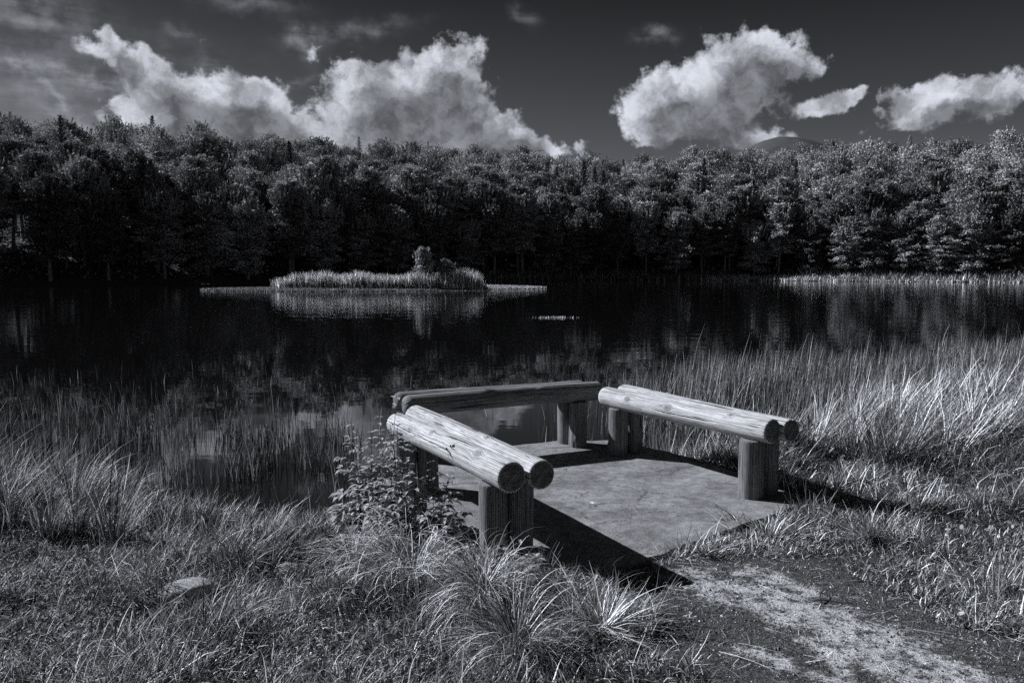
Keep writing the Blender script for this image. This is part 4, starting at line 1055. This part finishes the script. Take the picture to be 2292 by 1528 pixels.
# (px, py, rx, ry, rotation (clockwise on the picture), amount)
CL = [(460, 235, 130, 60, 0, 1.1), (380, 280, 110, 50, 0, 1.0), (600, 285, 90, 40, 25, 1.0), (345, 175, 85, 34, 50, 1.0), (240, 95, 18, 34, -25, 1.1), (240, 125, 60, 22, 20, .6), (275, 245, 30, 16, 30, .55), (530, 215, 90, 40, 10, .9), (650, 305, 80, 34, 15, .9), (575, 250, 70, 36, 10, .7), (500, 300, 160, 30, 0, .8),
      (850, 225, 110, 56, 10, 1.2), (960, 260, 120, 50, 10, 1.1), (800, 280, 75, 50, 0, 1.0), (985, 145, 85, 42, -12, 1.1), (1000, 205, 90, 30, 10, .7), (800, 165, 55, 26, -5, .8), (1070, 105, 40, 16, -20, .55), (1110, 285, 100, 38, 20, 1.0), (1210, 330, 90, 24, 15, .9), (1060, 180, 50, 20, 20, .6), (930, 320, 180, 24, 0, .8), (735, 345, 40, 30, 30, .3), (1300, 320, 10, 28, 20, .5), (700, 115, 34, 20, 30, .5),
      (1620, 165, 130, 58, -14, 1.2), (1690, 130, 80, 42, 5, 1.0), (1460, 235, 75, 44, 0, 1.15), (1560, 240, 100, 48, 0, .9), (1660, 230, 90, 34, -15, .8), (1770, 148, 66, 24, 6, .9), (1480, 300, 70, 26, 0, .8), (1580, 290, 70, 22, 0, .6), (1440, 325, 30, 14, 0, .4), (1845, 238, 62, 22, -8, 1.2), (1905, 218, 30, 16, -20, .7), (1700, 318, 85, 26, 0, 1.1),
      (2070, 220, 60, 32, -10, 1.0), (2160, 205, 85, 32, -12, .9), (2060, 265, 44, 26, 0, .9), (2235, 235, 55, 26, -30, 1.0), (2290, 200, 50, 20, 0, .7), (1965, 235, 12, 24, 10, .5)]
WI = [(120, 215, 120, 8, 42, .8), (165, 275, 90, 16, 35, .5), (60, 30, 100, 40, 0, .8), (250, 190, 160, 14, 8, .5), (90, 150, 200, 12, 4, .6), (300, 215, 120, 10, 6, .4), (560, 8, 90, 16, 0, .5), (470, 140, 26, 12, 0, .6), (1470, 85, 34, 14, 0, .75), (680, 100, 40, 24, 40, .7), (780, 72, 110, 16, -10, .55), (1175, 40, 26, 14, 30, .5), (140, 180, 200, 60, 0, .30), (60, 260, 200, 60, 0, .3), (350, 130, 160, 40, 0, .16), (375, 60, 16, 10, 0, .4), (405, 78, 20, 10, 0, .4), (640, 205, 60, 10, -30, .5)]
f1 = blobfield(pz, CL)
# the same field a step toward the sun: what shades what
pz2 = t.vec('ADD', pz, (-26.0, 30.0, 0.0))
f2 = blobfield(pz2, CL)
fw = blobfield(pz, WI)
nb = t.noise(t.vec('SCALE', p0, 1 / 44.0), 1.0, 8, .58)
dens = t.rng(t.math('ADD', f1, t.math('MULTIPLY', t.math('SUBTRACT', nb, .5), 1.9)), .36, .84)
# other clouds round the rest of the sky
n_o = t.noise(t.vec('MULTIPLY', d, (1, 1, 2.6)), 2.6, 7, .6)
away = t.rng(t.math('ABSOLUTE', az), 1250, 1700)
hi = t.rng(el, 850, 1100)
od = t.math('MULTIPLY', t.rng(n_o, .54, .66), t.math('MAXIMUM', away, hi))
stre = t.noise(t.vec('MULTIPLY', p0, (1 / 170.0, 1 / 26.0, 0)), 1.0, 5, .6)
cir = t.math('MULTIPLY', fw, t.rng(t.math('MULTIPLY_ADD', nb, .6, t.math('MULTIPLY', stre, .5)), .36, .78))
cir = t.math('MULTIPLY', t.math('MINIMUM', cir, 1.0), .85)
shadow = t.rng(t.math('SUBTRACT', f2, t.math('MULTIPLY', f1, .35)), .10, 1.0, 1.0, .36)
n_l = t.noise(t.vec('SCALE', p1, 1 / 75.0), 1.0, 6, .6)
lum = t.math('MULTIPLY', shadow, t.rng(n_l, .32, .68, .42, 1.2))
cb = t.math('MULTIPLY', lum, .47)
sk = t.math('MULTIPLY', red, .028)
# the red-filtered sky deepens toward the zenith
sk = t.math('MULTIPLY', sk, t.rng(el, 120, 600, .95, .22, False))
v = t.mixf(t.math('MULTIPLY', cir, .95), sk, .28)
v = t.mixf(dens, v, cb)
v = t.mixf(t.math('MULTIPLY', od, .8), v, .17)
STR = .1
vv = t.math('MULTIPLY', v, 1 / STR)
colr = t.n.new('ShaderNodeCombineColor')
for i, k in enumerate((.93, .965, 1.07)): t.l.new(t.math('MULTIPLY', vv, k), colr.inputs[i])
t.l.new(colr.outputs[0], bg.inputs['Color']); bg.inputs['Strength'].default_value = STR
w.cycles.sampling_method = 'MANUAL'; w.cycles.sample_map_resolution = 512

# ------------------------------------------------------------------ view
scene.render.engine = 'CYCLES'
scene.view_settings.view_transform = 'Standard'; scene.view_settings.look = 'None'
scene.view_settings.exposure = .50; scene.view_settings.gamma = 1
scene.cycles.use_denoising = False
scene.cycles.max_bounces = 6; scene.cycles.diffuse_bounces = 2; scene.cycles.transmission_bounces = 3
scene.cycles.sample_clamp_indirect = 4
